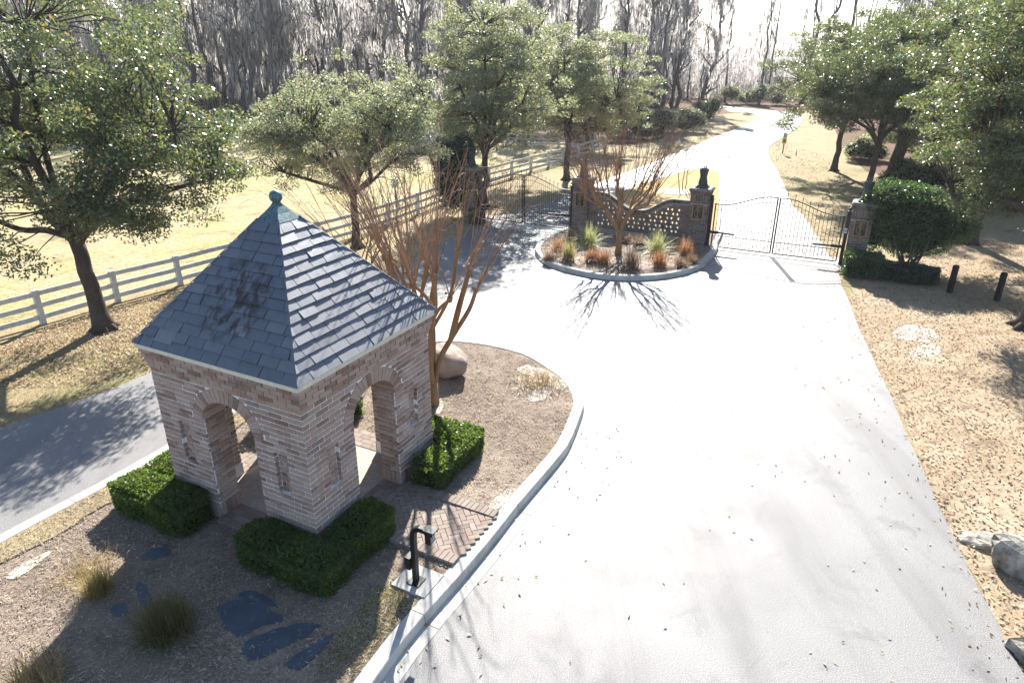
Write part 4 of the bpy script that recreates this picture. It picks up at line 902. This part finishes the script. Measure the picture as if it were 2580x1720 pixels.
oak('live_oak', g3(1427, 452), 'wide pale live oak behind the planter crape myrtle, left of the lane', [(.6, .6, 5.6, 3.9, 3.2, 3.0, 4), (-2.4, .5, 5.0, 2.2, 2, 2.2, 1.2), (3.2, 1, 4.0, 2.3, 2, 1.7, 1.)], .17, 2.2, (0, 0), 165, 330, 'oak2', 4, L=.135, Wd=.062)
oak('live_oak', g3(1560, 392) + np.array([-2, 3, 0]), 'low evergreen oak mass at the wood edge left of the far lane', [(0, 0, 3.2, 4.2, 2.5, 2.4, 1)], .15, 1.6, (0, 0), 90, 260, 'oak', 14, L=.15, Wd=.07)
oak('live_oak', g3(2101, 428), 'slim live oak on the straw verge beside the far lane', [(-.6, .5, 5.6, 3.6, 3.2, 3.2, 3), (1.5, .5, 7.2, 3., 3., 2.6, 2)], .17, 2.6, (.1, 0), 170, 320, 'oak', 5, L=.13, Wd=.06, grp='right hand oaks')
oak('live_oak', g3(2183, 488), 'slender live oak just behind the rightmost pier', [(.2, .5, 5.6, 3.3, 2.8, 2.8, 3), (-1.8, .3, 5.2, 2.2, 2, 1.9, 1.3)], .15, 2.7, (.15, 0), 165, 320, 'oak', 6, L=.12, Wd=.055, grp='right hand oaks')
oak('live_oak', g3(2243, 461), 'thick trunked oak in the shade behind the evergreen shrub', [(.5, .8, 6.4, 3.8, 3.2, 3.4, 3)], .34, 2.7, (.2, 0), 120, 300, 'oak', 7, L=.14, Wd=.065, grp='right hand oaks')
oak('live_oak', g3(2330, 470), 'dark oak deep in the shade at right, behind the thick trunk', [(.5, .6, 6.2, 4., 3.2, 3.6, 3)], .25, 2.5, (.1, 0), 120, 300, 'oak', 8, L=.14, Wd=.065, grp='right hand oaks')
R0 = np.array([17.95, 7.5, 0]) 
oak('live_oak', R0, 'nearest live oak at the right edge, branches sweeping over the lawn', [(1.8, 1.2, 6.6, 4.4, 4.4, 3.4, 4), (-1.2, 2.6, 5.2, 1.9, 2.2, 1.8, 1.2), (-.6, 1.9, 3.3, 1.3, 1.3, .7, .4), (2.3, 2.5, 3.6, 2.2, 2.2, 1.5, 1.0), (-.2, 2.5, 7.8, 2.2, 2.4, 2., 1.2)], .27, 2.4, (.2, .2), 250, 420, 'oak', 9, extra=[[(-.4, .6, 3.0), (-.9, 1.3, 3.3), (-1.7, 2.1, 3.2)], [(-.5, 1, 4), (-1.2, 2, 5)]], cl=(.45, .9), grp='right hand oaks')
oak('live_oak', np.array([21.8, 16.6, 0]), 'tall oak behind the nearest oak at the right edge', [(0, 0, 6.3, 3.6, 3.4, 3.4, 3)], .25, 2.5, (.2, 0), 130, 330, 'oak', 10, L=.13, Wd=.06, grp='right hand oaks')
oak('live_oak', np.array([31, 27., 0]), 'oak crown filling the far right behind the verge trees', [(0, 0, 6.5, 5, 4, 4.2, 3)], .25, 2.5, (.2, 0), 120, 320, 'oak', 11, L=.16, Wd=.075, grp='right hand oaks')
oak('live_oak', np.array([33.5, 41, 0]), 'oak crown at the far bend of the lane, right side', [(0, 0, 5.2, 4.4, 4, 4.4, 3)], .25, 2.5, (.2, 0), 110, 300, 'oak', 12, L=.17, Wd=.08, grp='right hand oaks')

oak('live_oak', np.array([29.5, 33.5, 0]), 'shaded oak filling the gap behind the slim verge oak', [(0, 0, 5.2, 4., 3.2, 4.2, 3)], .22, 2.2, (.2, 0), 110, 300, 'oak', 15, L=.16, Wd=.075, grp='right hand oaks')
oak('live_oak', np.array([27.5, 22.5, 0]), 'shaded oak behind the evergreen shrub, right of the slender oak', [(0, 0, 5.6, 4., 3.2, 4.0, 3)], .22, 2.2, (.2, 0), 110, 300, 'oak', 16, L=.15, Wd=.07, grp='right hand oaks')
# ------------------------------------------------------------------ crape myrtles
def crape(base, label, kn_h, top_h, spread, seed, n_stem=5, per=9, trunk=None, rr=.055, side=.5, thin=1.):
    r = np.random.default_rng(seed); root = thing('crape_myrtle', tuple(base), label, 'tree', 'bare crape myrtles'); wd = MB(); sh = MB(); kn = MB(); seeds = []; ends = []
    o = np.array([0, 0, 0.])
    if trunk: wd.tube([(0, 0, -.05), (0.01, 0, trunk * .5), (0, 0, trunk)], [rr * 2.2, rr * 1.7, rr * 1.9], 10); o = np.array([0, 0, trunk * .92])
    for i in range(n_stem):
        a = 2 * math.pi * i / n_stem + r.uniform(-.4, .4); out = spread * r.uniform(.35, 1.); zt = kn_h * r.uniform(.82, 1.08)
        s0 = o + np.array([math.cos(a), math.sin(a), 0]) * rr * .8; e = np.array([math.cos(a) * out, math.sin(a) * out, zt]); mid = s0 + (e - s0) * .5 + np.array([math.cos(a), math.sin(a), 0]) * -.06 * spread + r.normal(0, .05, 3)
        P = smooth_line([s0, s0 + (mid - s0) * .5 + r.normal(0, .03, 3), mid, mid + (e - mid) * .55 + r.normal(0, .05, 3), e], 4); wd.tube(P, np.linspace(rr, rr * .55, len(P)), 8); ends.append(e)
        for k in range(2):
            b = a + r.uniform(-1.1, 1.1); st_ = P[int(len(P) * r.uniform(.4, .7))]; e2 = np.array([st_[0] + math.cos(b) * spread * .45, st_[1] + math.sin(b) * spread * .45, kn_h * r.uniform(.85, 1.15)])
            Q = smooth_line([st_, (st_ + e2) / 2 + r.normal(0, .05, 3) + np.array([0, 0, -.05]), e2], 4); wd.tube(Q, np.linspace(rr * .6, rr * .42, len(Q)), 7); ends.append(e2)
    ctr = np.mean(ends, 0)
    for e in ends:
        kn.ball(e, rr * .85, 7, (1, 1, 1.2))
        for q in range(3): kn.ball(e + r.normal(0, .045, 3), rr * .45, 5)
        for k in range(per):
            d = np.array([e[0] - ctr[0], e[1] - ctr[1], 0]) * side / max(spread, .1) + r.normal(0, .2, 3) + np.array([0, 0, 1.]); d /= np.linalg.norm(d); ln = (top_h - kn_h) * r.uniform(.55, 1.08); bend = np.array([d[0], d[1], 0]) * r.uniform(.05, .7) + np.array([0, 0, -.12 * r.random()])
            tt = np.linspace(0, 1, 7)[:, None]; P = e + d * ln * tt + bend * ln * .45 * tt ** 2.2 + np.concatenate([np.zeros((1, 3)), np.cumsum(r.normal(0, .012, (6, 3)), 0)])
            sh.tube(P, np.linspace(.0115, .0038, 7) * thin * r.uniform(.8, 1.25), 5, False)
            for j in range(3):
                t0 = r.integers(3, 7); s1 = P[t0 if t0 < 7 else 6]; d2 = d + r.normal(0, .55, 3); d2 /= np.linalg.norm(d2); l2 = r.uniform(.15, .5); Q = [s1, s1 + d2 * l2 * .6 + np.array([0, 0, .02]), s1 + d2 * l2 + np.array([0, 0, -.05 * l2])]
                sh.tube(Q, [.0055, .004, .0025], 3, False)
                if r.random() < .45: seeds.append(np.array(Q[-1]) + r.normal(0, .045, (14, 3)))
    wd.build('trunk', M['crape'], root, True); tag(kn.build('knuckles', M['crape'], wd_parent(root), True), kind='stuff'); tag(sh.build('shoots', M['shoot'], root), kind='stuff')
    V, F = leaves(np.concatenate(seeds), .022, .014, r); obj('seed_heads', mesh('seed_heads', V, F, M['seed']), root)
def wd_parent(root): return [c for c in root.children if c.name.startswith('trunk')][0]
crape(G(1092, 1018, .14), 'bare crape myrtle nearest the pavilion, branching from the mulch beside the boulder', 3.0, 5.5, 1.25, 37, 6, 5, .55, .068, .6)
crape(G(1010, 770, .14) + np.array([.1, .3, 0]), 'bare crape myrtle behind the pavilion roof, left of the nearest one', 2.0, 4.9, 1.1, 32, 5, 4, None, .05, .7, .8)
crape(G(900, 700, .0) + np.array([.2, -.5, 0.]), 'bare thin crape myrtle behind the slate roof, furthest left', 1.6, 4.5, 1.2, 34, 4, 3, None, .04, .8, .75)
crape(G(1558, 640, .14), 'bare crape myrtle in the planter with a single stout trunk', 2.3, 5.1, 1.4, 33, 6, 9, .95, .062, .42)
sp = thing('sapling', tuple(G(1719, 478, .05)), 'thin bare young tree on the grass median behind the wall', 'tree'); r_ = np.random.default_rng(5); s1 = MB()
for a in (-.3, .05, .3):
    P = limb((a * .5, 0, 0), (a * 1.6, .1, 2.3 + .2 * a), r_, 0, 7, .05); s1.tube(P, np.linspace(.03, .008, 7), 5)
    for j in (2, 3, 4, 5): s1.tube(limb(P[j], P[j] + r_.normal(0, .25, 3) + np.array([0, 0, .45]), r_, 0, 4, .1), np.linspace(.012, .004, 4), 4)
s1.build('stem', M['crape'], sp)
rg = thing('mulch_ring', tuple(G(1700, 482, .056)), 'pale mulch ring round the young tree on the median', 'mulch'); MB().lathe([(1.05, 0), (.9, .04), (.1, .06)], n=24).build('mulch', M['sand'], rg)

# ------------------------------------------------------------------ shrubs
def shrub(name, base, label, blobs, n, mat, seed, L=.06, Wd=.035, stems=0, stem_h=.9, grp=None):
    r = np.random.default_rng(seed); root = thing(name, tuple(base), label, 'shrub', grp); Cn = []; b_ = np.array(blobs, float); wv = b_[:, 3] * b_[:, 4] + b_[:, 4] * b_[:, 5]; wv /= wv.sum()
    k = r.choice(len(b_), n, p=wv); d = r.normal(size=(n, 3)); d /= np.linalg.norm(d, axis=1)[:, None]; m_ = 1 + .1 * np.sin(d[:, 0] * 7 + seed) + .1 * np.sin(d[:, 1] * 8 + d[:, 2] * 6)
    u = 1 - np.abs(r.normal(0, .14, n)); C_ = b_[k, :3] + d * b_[k, 3:6] * (u * m_)[:, None]; C_ = C_[C_[:, 2] > .03]; V, F = leaves(C_, L, Wd, r); obj('foliage', mesh('foliage', V, F, M[mat]), root)
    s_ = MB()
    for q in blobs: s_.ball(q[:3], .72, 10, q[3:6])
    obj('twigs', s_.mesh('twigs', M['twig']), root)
    if stems:
        s_ = MB()
        for i in range(stems):
            a = r.uniform(0, 6.28); o = blobs[0]; s_.tube(limb((r.normal(0, .08), r.normal(0, .08), 0), (o[0] + math.cos(a) * o[3] * .6, o[1] + math.sin(a) * o[4] * .6, stem_h + .4), r, -.05, 6, .05), np.linspace(.045, .025, 6), 6)
        s_.build('stem', M['bark_wood'], root)
    return root
shrub('evergreen_shrub', G(2285, 690), 'large glossy evergreen shrub on leaning stems beside the rightmost pier', [(.2, .6, 1.75, 1.45, 1.0, .85), (-.45, .9, 2.35, 1.05, .8, .7), (.5, .8, 2.2, .95, .8, .7), (1.3, .5, 1.6, .95, .8, .7), (-.85, 1.1, 1.4, .6, .5, .95), (.4, .7, 1.0, 1.2, .8, .6)], 34000, 'privet', 41, .075, .04, 9, 1.)
leaf_box('low_hedge', [(-.1, 1.0, -.45, .35, 0, .78)], 9000, M['privet'], 'low clipped hedge in front of the rightmost pier', 'hedge', 'low hedges by the right gate', .055, .03, tuple(S(7.62, 18.0)), SITE, 45, .06)
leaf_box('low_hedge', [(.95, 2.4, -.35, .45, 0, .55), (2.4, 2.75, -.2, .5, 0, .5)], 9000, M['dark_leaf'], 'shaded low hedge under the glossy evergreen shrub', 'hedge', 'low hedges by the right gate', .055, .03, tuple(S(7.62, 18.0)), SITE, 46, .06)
shrub('evergreen_shrub', np.array([*S(-8.9, 19.2)[:2], 0]), 'tall dark evergreen shrub left of the far left pier', [(0, 0, 1.6, 1.05, .9, 1.5), (-.4, .2, 2.6, .8, .7, .8), (.35, .3, 2.9, .6, .6, .6)], 17000, 'dark_leaf', 42, .09, .05)
rt0 = np.random.default_rng(8)
for i, (x, y, sx, sz, lb) in enumerate([(2190, 400, 1.5, 1.1, 'pale green bush under the slim verge oak'), (2290, 470, 1.6, 1.0, 'grey green bush among the shaded trunks at right'), (2440, 480, 2.0, 1.3, 'dark bush in the shade behind the nearest oak'), (1690, 330, 2.2, 1.4, 'olive thicket on the left verge of the far lane'), (1610, 345, 2.4, 1.7, 'grey brown thicket behind the planter crape myrtle'), (1770, 300, 1.6, 1.5, 'bushy young pine at the wood edge left of the bend'), (1880, 262, 2.6, 1.6, 'pale evergreen bush at the far bend of the lane'), (1925, 264, 2.4, 1.9, 'second evergreen bush at the far bend, right of the pale one')]):
    b0 = G(x, y); shrub('bush', (b0[0], b0[1], 0), lb, [(rt0.uniform(-1, 1) * sx, rt0.uniform(-.6, .6) * sx, sz * rt0.uniform(.35, 1.1), sx * rt0.uniform(.35, .7), sx * rt0.uniform(.35, .6), sz * rt0.uniform(.35, .7)) for _ in range(7)], 6500, 'oak2' if i in (0, 3, 4, 6, 7) else 'oak', 60 + i, .13, .07, grp='background bushes')

# ------------------------------------------------------------------ bare wood hung with moss
def wood_variant(seed, H, moss_n, pine=False, slim=False):
    r = np.random.default_rng(seed); wd = MB(); ms = []; tr = r.uniform(.17, .3) * (.8 if slim else 1)
    P = limb((0, 0, -.2), (r.normal(0, .7), r.normal(0, .7), H), r, 0, 9, .05); wd.tube(P, np.linspace(tr, .05, 9), 7); br_ = [P]
    nb = 6 if slim else 20
    for i in range(nb):
        t_ = r.uniform(.07, .95) if not pine else r.uniform(.75, .98); s0 = P[0] + (P[-1] - P[0]) * t_; a = r.uniform(0, 6.28); ln = H * r.uniform(.1, .26) * (1.15 - t_ * .6) * (.5 if slim else 1)
        e = s0 + np.array([math.cos(a) * ln * .7, math.sin(a) * ln * .7, ln * r.uniform(.3, .95)]); Q = limb(s0, e, r, .08, 6, .18); wd.tube(Q, np.linspace(tr * .45, .02, 6), 5, False); br_.append(Q)
        for k in range(4):
            s1 = Q[r.integers(2, 6)]; e1 = s1 + r.normal(0, .16 * ln, 3) + np.array([0, 0, .18 * ln]); Q2 = limb(s1, e1, r, .1, 5, .2); wd.tube(Q2, np.linspace(.03, .012, 5), 4, False); br_.append(Q2)
    B = np.concatenate([b[1:] for b in br_]); 
    if moss_n:
        o = B[r.integers(0, len(B), moss_n)] + r.normal(0, .25, (moss_n, 3)); ln = r.uniform(.3, 1.5, moss_n) ; a = r.uniform(0, math.pi, moss_n); w = r.uniform(.02, .055, moss_n); s_ = np.stack([np.cos(a), np.sin(a), np.zeros(moss_n)], 1) * w[:, None]
        j1 = r.normal(0, .06, (moss_n, 3)); dz = np.stack([np.zeros(moss_n), np.zeros(moss_n), ln], 1)
        V = np.stack([o - s_ * .4, o + s_ * .4, o - dz * .5 + s_ + j1, o - dz + s_ * .15 + j1 * 1.4, o - dz * .5 - s_ + j1], 1)
        V = np.stack([V[:, 0], V[:, 1], V[:, 2], V[:, 4], V[:, 2], V[:, 4], V[:, 3], V[:, 3] + .01], 1).reshape(-1, 3); b0 = np.arange(moss_n)[:, None] * 8
        F = np.concatenate([b0 + np.array([0, 1, 2, 3]), b0 + np.array([5, 4, 7, 6])]); mo = mesh('moss', V, F, M['moss'])
    else: mo = None
    if pine:
        n = 2600; q = B[r.integers(len(P), len(B), n)] + r.normal(0, .5, (n, 3)); V, F = slivers(q, .5, .05, r, .5); mo = mesh('needles', V, F, M['oak'])
    return wd.mesh('trunk', M['bark_wood'], True), mo
WV = [wood_variant(100 + i, h, m_) for i, (h, m_) in enumerate([(19, 900), (17, 1500), (21, 900), (16, 1200), (18, 1300)])]
WS = [wood_variant(120 + i, 17, 240, False, True) for i in range(3)]; WP = [wood_variant(130 + i, 24, 0, True) for i in range(2)]
rt = np.random.default_rng(77)
def plant(v, x, y, label, grp, sc=1., nm='bare_tree'):
    o = thing(nm, (x, y, 0), label, 'tree', grp, rt.uniform(0, 6.28)); o.scale = (sc, sc, sc * rt.uniform(.9, 1.1)); obj('trunk', v[0], o)
    if v[1]: tag(obj('moss' if nm == 'bare_tree' else 'needles', v[1], o), kind='stuff')
pts = []
def ok(x, y, d): 
    for a, b in pts:
        if (a - x) ** 2 + (b - y) ** 2 < d * d: return False
    pts.append((x, y)); return True
n = 0
while n < 180:
    x = rt.uniform(-58, 27); y = rt.uniform(58, 100); front = 59 + max(0, (-x - 20) * .08) + max(0, (x - 3) * .55)
    if x > 3: front = 52 + (x - 3) * 1.15
    if y < front - 3 or not ok(x, y, 1.9): continue
    plant(WV[rt.integers(5)], x, y, 'grey leafless tree hung with moss in the wood behind the pasture', 'mossy bare trees of the wood', rt.uniform(.85, 1.15)); n += 1
n = 0
while n < 110:
    x = rt.uniform(24, 85); y = rt.uniform(86, 150)
    if not ok(x, y, 1.7): continue
    plant(WS[rt.integers(3)], x, y, 'thin dark bare tree standing beyond the far bend of the lane', 'thin trees beyond the bend', rt.uniform(.55, .95)); n += 1
for (x, y), lb in zip(((43.0, 87), (45.2, 89), (46.8, 86)), ('tall dark pine at the far bend, leftmost of three', 'tall dark pine at the far bend, middle of three', 'tall dark pine at the far bend, rightmost of three')): plant(WP[int(x) % 2], x, y, lb, 'pines at the far bend', 1.1, 'pine_tree')
for i in range(60):
    x, y = rt.uniform(26, 62), rt.uniform(30, 80)
    if x < 34 + max(0, y - 44) * .45 or not ok(x, y, 2.4): continue
    plant(WV[rt.integers(5)], x, y, 'grey mossy tree behind the right hand oaks', 'mossy trees behind the right hand oaks', rt.uniform(.8, 1.05))
# far thicket closing the wood
n = 45000; q = np.stack([rt.uniform(-110, 75, n), rt.uniform(92, 104, n), np.abs(rt.normal(0, 5., n))], 1); q[:, 2] *= rt.uniform(.3, 1.3, n); q = q[(q[:, 0] < 24) | (q[:, 1] > 100)]
V, F = slivers(q, 1.7, .10, rt, 1.2); tag(obj('far_thicket', mesh('far_thicket', V, F, M['moss'])), 'grey brown far thicket closing the bare wood', 'thicket', kind='stuff')
n = 26000; q = np.stack([rt.uniform(22, 100, n), rt.uniform(100, 160, n), np.abs(rt.normal(0, 4.5, n))], 1); a_ = rt.uniform(0, 3.14, n); sN_ = np.stack([np.cos(a_), np.sin(a_), 0 * a_], 1) * rt.uniform(.03, .09, n)[:, None]; hh = np.stack([rt.normal(0, .15, n), 0 * a_, rt.uniform(.8, 3.2, n)], 1)
tag(obj('far_stems', mesh('far_stems', np.stack([q - sN_, q + sN_, q + hh + sN_ * .4, q + hh - sN_ * .4], 1).reshape(-1, 3), np.arange(4 * n).reshape(n, 4), M['moss'])), 'pale mass of thin stems far beyond the bend', 'thicket', kind='stuff')
n = 16000; q = np.stack([rt.uniform(-75, 22, n), rt.uniform(58, 88, n), np.abs(rt.normal(0, .75, n))], 1); fr = np.where(q[:, 0] > 3, 54 + (q[:, 0] - 3) * 1.1, 59 + np.maximum(0, -q[:, 0] - 20) * .08); q = q[q[:, 1] > fr]
V, F = slivers(q, .8, .06, rt, 1.1); tag(obj('undergrowth', mesh('undergrowth', V, F, M['bark_wood'])), 'twiggy brown undergrowth at the foot of the wood', 'undergrowth', kind='stuff')
# ------------------------------------------------------------------ loose litter
rl = np.random.default_rng(99)
def scatter(name, poly, n, z, fn, L, Wd, mat, label, cat, box=None, dens=None, **kw):
    P = np.asarray(poly)[:, :2]; lo, hi = (P.min(0), P.max(0)) if box is None else np.array(box); q = rl.uniform(lo, hi, (n, 2)); q = q[inside(P, q)]
    if dens is not None: q = q[rl.uniform(0, 1, len(q)) < dens(q)]
    V, F = fn(np.column_stack([q, np.full(len(q), z) + np.abs(rl.normal(0, .008, len(q)))]), L, Wd, rl, **kw); return tag(obj(name, mesh(name, V, F, mat)), label, cat, kind='stuff')
clump = lambda q: .45 + .55 * (np.sin(q[:, 0] * 2.1 + np.sin(q[:, 1] * 1.3) * 2) * np.sin(q[:, 1] * 2.7 + q[:, 0]) > -.2)
clump2 = lambda q: clump(q) * (1 - .93 * np.any([inside(p_, q) for p_ in FAB], axis=0))
scatter('mulch_litter', ISLAND, 130000, .142, slivers, .055, .0065, M['straw'], 'loose grey brown mulch chips and straw on the island', 'mulch', box=((-6, -6), (5.4, 6.4)), dens=clump2, tilt=.3)
scatter('planter_litter', PLANTER, 9000, .14, slivers, .1, .014, M['straw'], 'loose mulch chips in the planter bed', 'mulch', tilt=.3)
nearlawn = leafg
scatter('verge_leaves', nearlawn, 60000, -.02, leaves, .075, .034, M['litter'], 'brown fallen oak leaves covering the right verge', 'leaves', box=((8, -8), (26, 17)), flat=.7)
far_v = px([(2100, 640), (2070, 600), (2030, 545), (1985, 480), (1960, 425), (1940, 390), (1960, 352), (2100, 400), (2200, 520)])
scatter('far_verge_leaves', far_v, 14000, -.02, leaves, .09, .045, M['litter'], 'brown fallen leaves on the verge beyond the gate', 'leaves', flat=.7)
def near_edge(q):
    es_ = smooth_line(edge_r[:9], 10); d = np.min(np.linalg.norm(q[:, None, :] - es_[None, :, :], axis=2), 1); return .03 + .75 * np.exp(-d / .5) + .25 * np.exp(-d / 1.6) + .05 * (q[:, 1] < 6)
main = np.array(edge_r[:14] + [S(2.9, 18.6)[:2]] + list(pp[::-1][12:60]) + [(1.0, 11), (1.2, 7.0), (4., 6.2), (5.5, 3.2), (4.9, .6), (3.6, -1.7), (2.2, -4.4), (1.4, -6.5)])
scatter('drive_leaves', main, 8000, .012, leaves, .062, .028, M['litter'], 'fallen leaves scattered over the pale drive', 'leaves', dens=near_edge, flat=.6)
scatter('gutter_leaves', np.array([p + n_ * .2 for p, n_ in zip(ip[14:70], Nn[14:70])] + [p - n_ * .9 for p, n_ in zip(ip[14:70], Nn[14:70])][::-1]), 320, .014, leaves, .07, .03, M['litter'], 'fallen leaves gathered along the island gutter', 'leaves', flat=.6)
strip = np.concatenate([ls, (ls + lN * w_)[::-1]])
def turf(name, poly, n, z, h, label, box=None):
    P = np.asarray(poly)[:, :2]; lo, hi = (P.min(0), P.max(0)) if box is None else np.array(box); q = rl.uniform(lo, hi, (n, 2)); q = q[inside(P, q)]; m = len(q); a = rl.uniform(0, 6.28, m); t_ = rl.uniform(.3, 1.25, m); l = h * rl.uniform(.5, 1.3, m)
    d = np.stack([np.cos(a) * np.sin(t_), np.sin(a) * np.sin(t_), np.cos(t_)], 1) * l[:, None]; s_ = np.stack([-np.sin(a), np.cos(a), np.zeros(m)], 1) * .005; b = np.column_stack([q, np.full(m, z)])
    V = np.stack([b - s_, b + s_, b + d], 1).reshape(-1, 3); tag(obj(name, mesh(name, V, np.arange(3 * m).reshape(m, 3), M['drygrass'])), label, 'grass', kind='stuff')
turf('turf_blades', strip, 14000, .136, .05, 'short straw coloured grass along the left kerb', box=((-5.6, -4), (-1, 5.5)))
turf('worn_blades', np.array(tr + m_[::-1]) if False else px([(1020, 1490), (985, 1465), (940, 1490), (905, 1540), (850, 1600), (800, 1690), (900, 1690), (1030, 1530)], .14), 5000, .135, .04, 'thin worn grass by the keypad pad')
lawn_l = np.array(edge_l[-4:] + [(-9.5, 2.5)] + [(a + .1, b - .1) for a, b in FENCE[2:9]])
turf('lawn_blades', lawn_l, 60000, -.045, .07, 'straw lawn grass between the left lane and the white fence')
turf('fence_weeds', np.array([(a + .25, b - .1) for a, b in FENCE[:8]] + [(a - .25, b + .1) for a, b in FENCE[:8]][::-1]), 9000, -.03, .16, 'dry weeds along the foot of the white fence')
es = smooth_line(edge_r[:14], 10); jag = rl.uniform(0, .13, len(es)) * (rl.random(len(es)) < .6)
turf('edge_blades', np.concatenate([es - np.stack([jag, 0 * jag], 1), (es + np.array([.3, .08]))[::-1]]), 42000, -.01, .065, 'straw grass fraying the edge of the drive')
scatter('edge_leaves', np.concatenate([es - np.stack([jag * 1.8, 0 * jag], 1), (es + np.array([.35, .08]))[::-1]]), 9000, .006, leaves, .065, .03, M['litter'], 'brown leaves drifted against the edge of the drive', 'leaves', flat=.6)
under_oak = np.array([(-10.6, 3.6), (-6.2, 3.9), (-4.6, 6.5), (-5.2, 9.5), (-7.2, 10.6), (-9.2, 8.0)])
scatter('oak_litter', under_oak, 16000, -.02, leaves, .075, .036, M['litter'], 'brown leaf litter under the large left oak', 'leaves', dens=clump, flat=.7)
# ------------------------------------------------------------------ thin winter haze in the air
hz_m = bpy.data.materials.new('haze'); hz_m.use_nodes = True; ht = hz_m.node_tree; ht.nodes.remove(ht.nodes['Principled BSDF']); pv = ht.nodes.new('ShaderNodeVolumePrincipled')
pv.inputs['Color'].default_value = (.93, .95, 1, 1); pv.inputs['Density'].default_value = .0003; pv.inputs['Anisotropy'].default_value = .3; ht.links.new(pv.outputs[0], ht.nodes['Material Output'].inputs['Volume'])
tag(MB().box((0, 20, 13.5), (900, 900, 31)).build('haze', hz_m), 'thin pale winter haze', 'haze', kind='stuff')
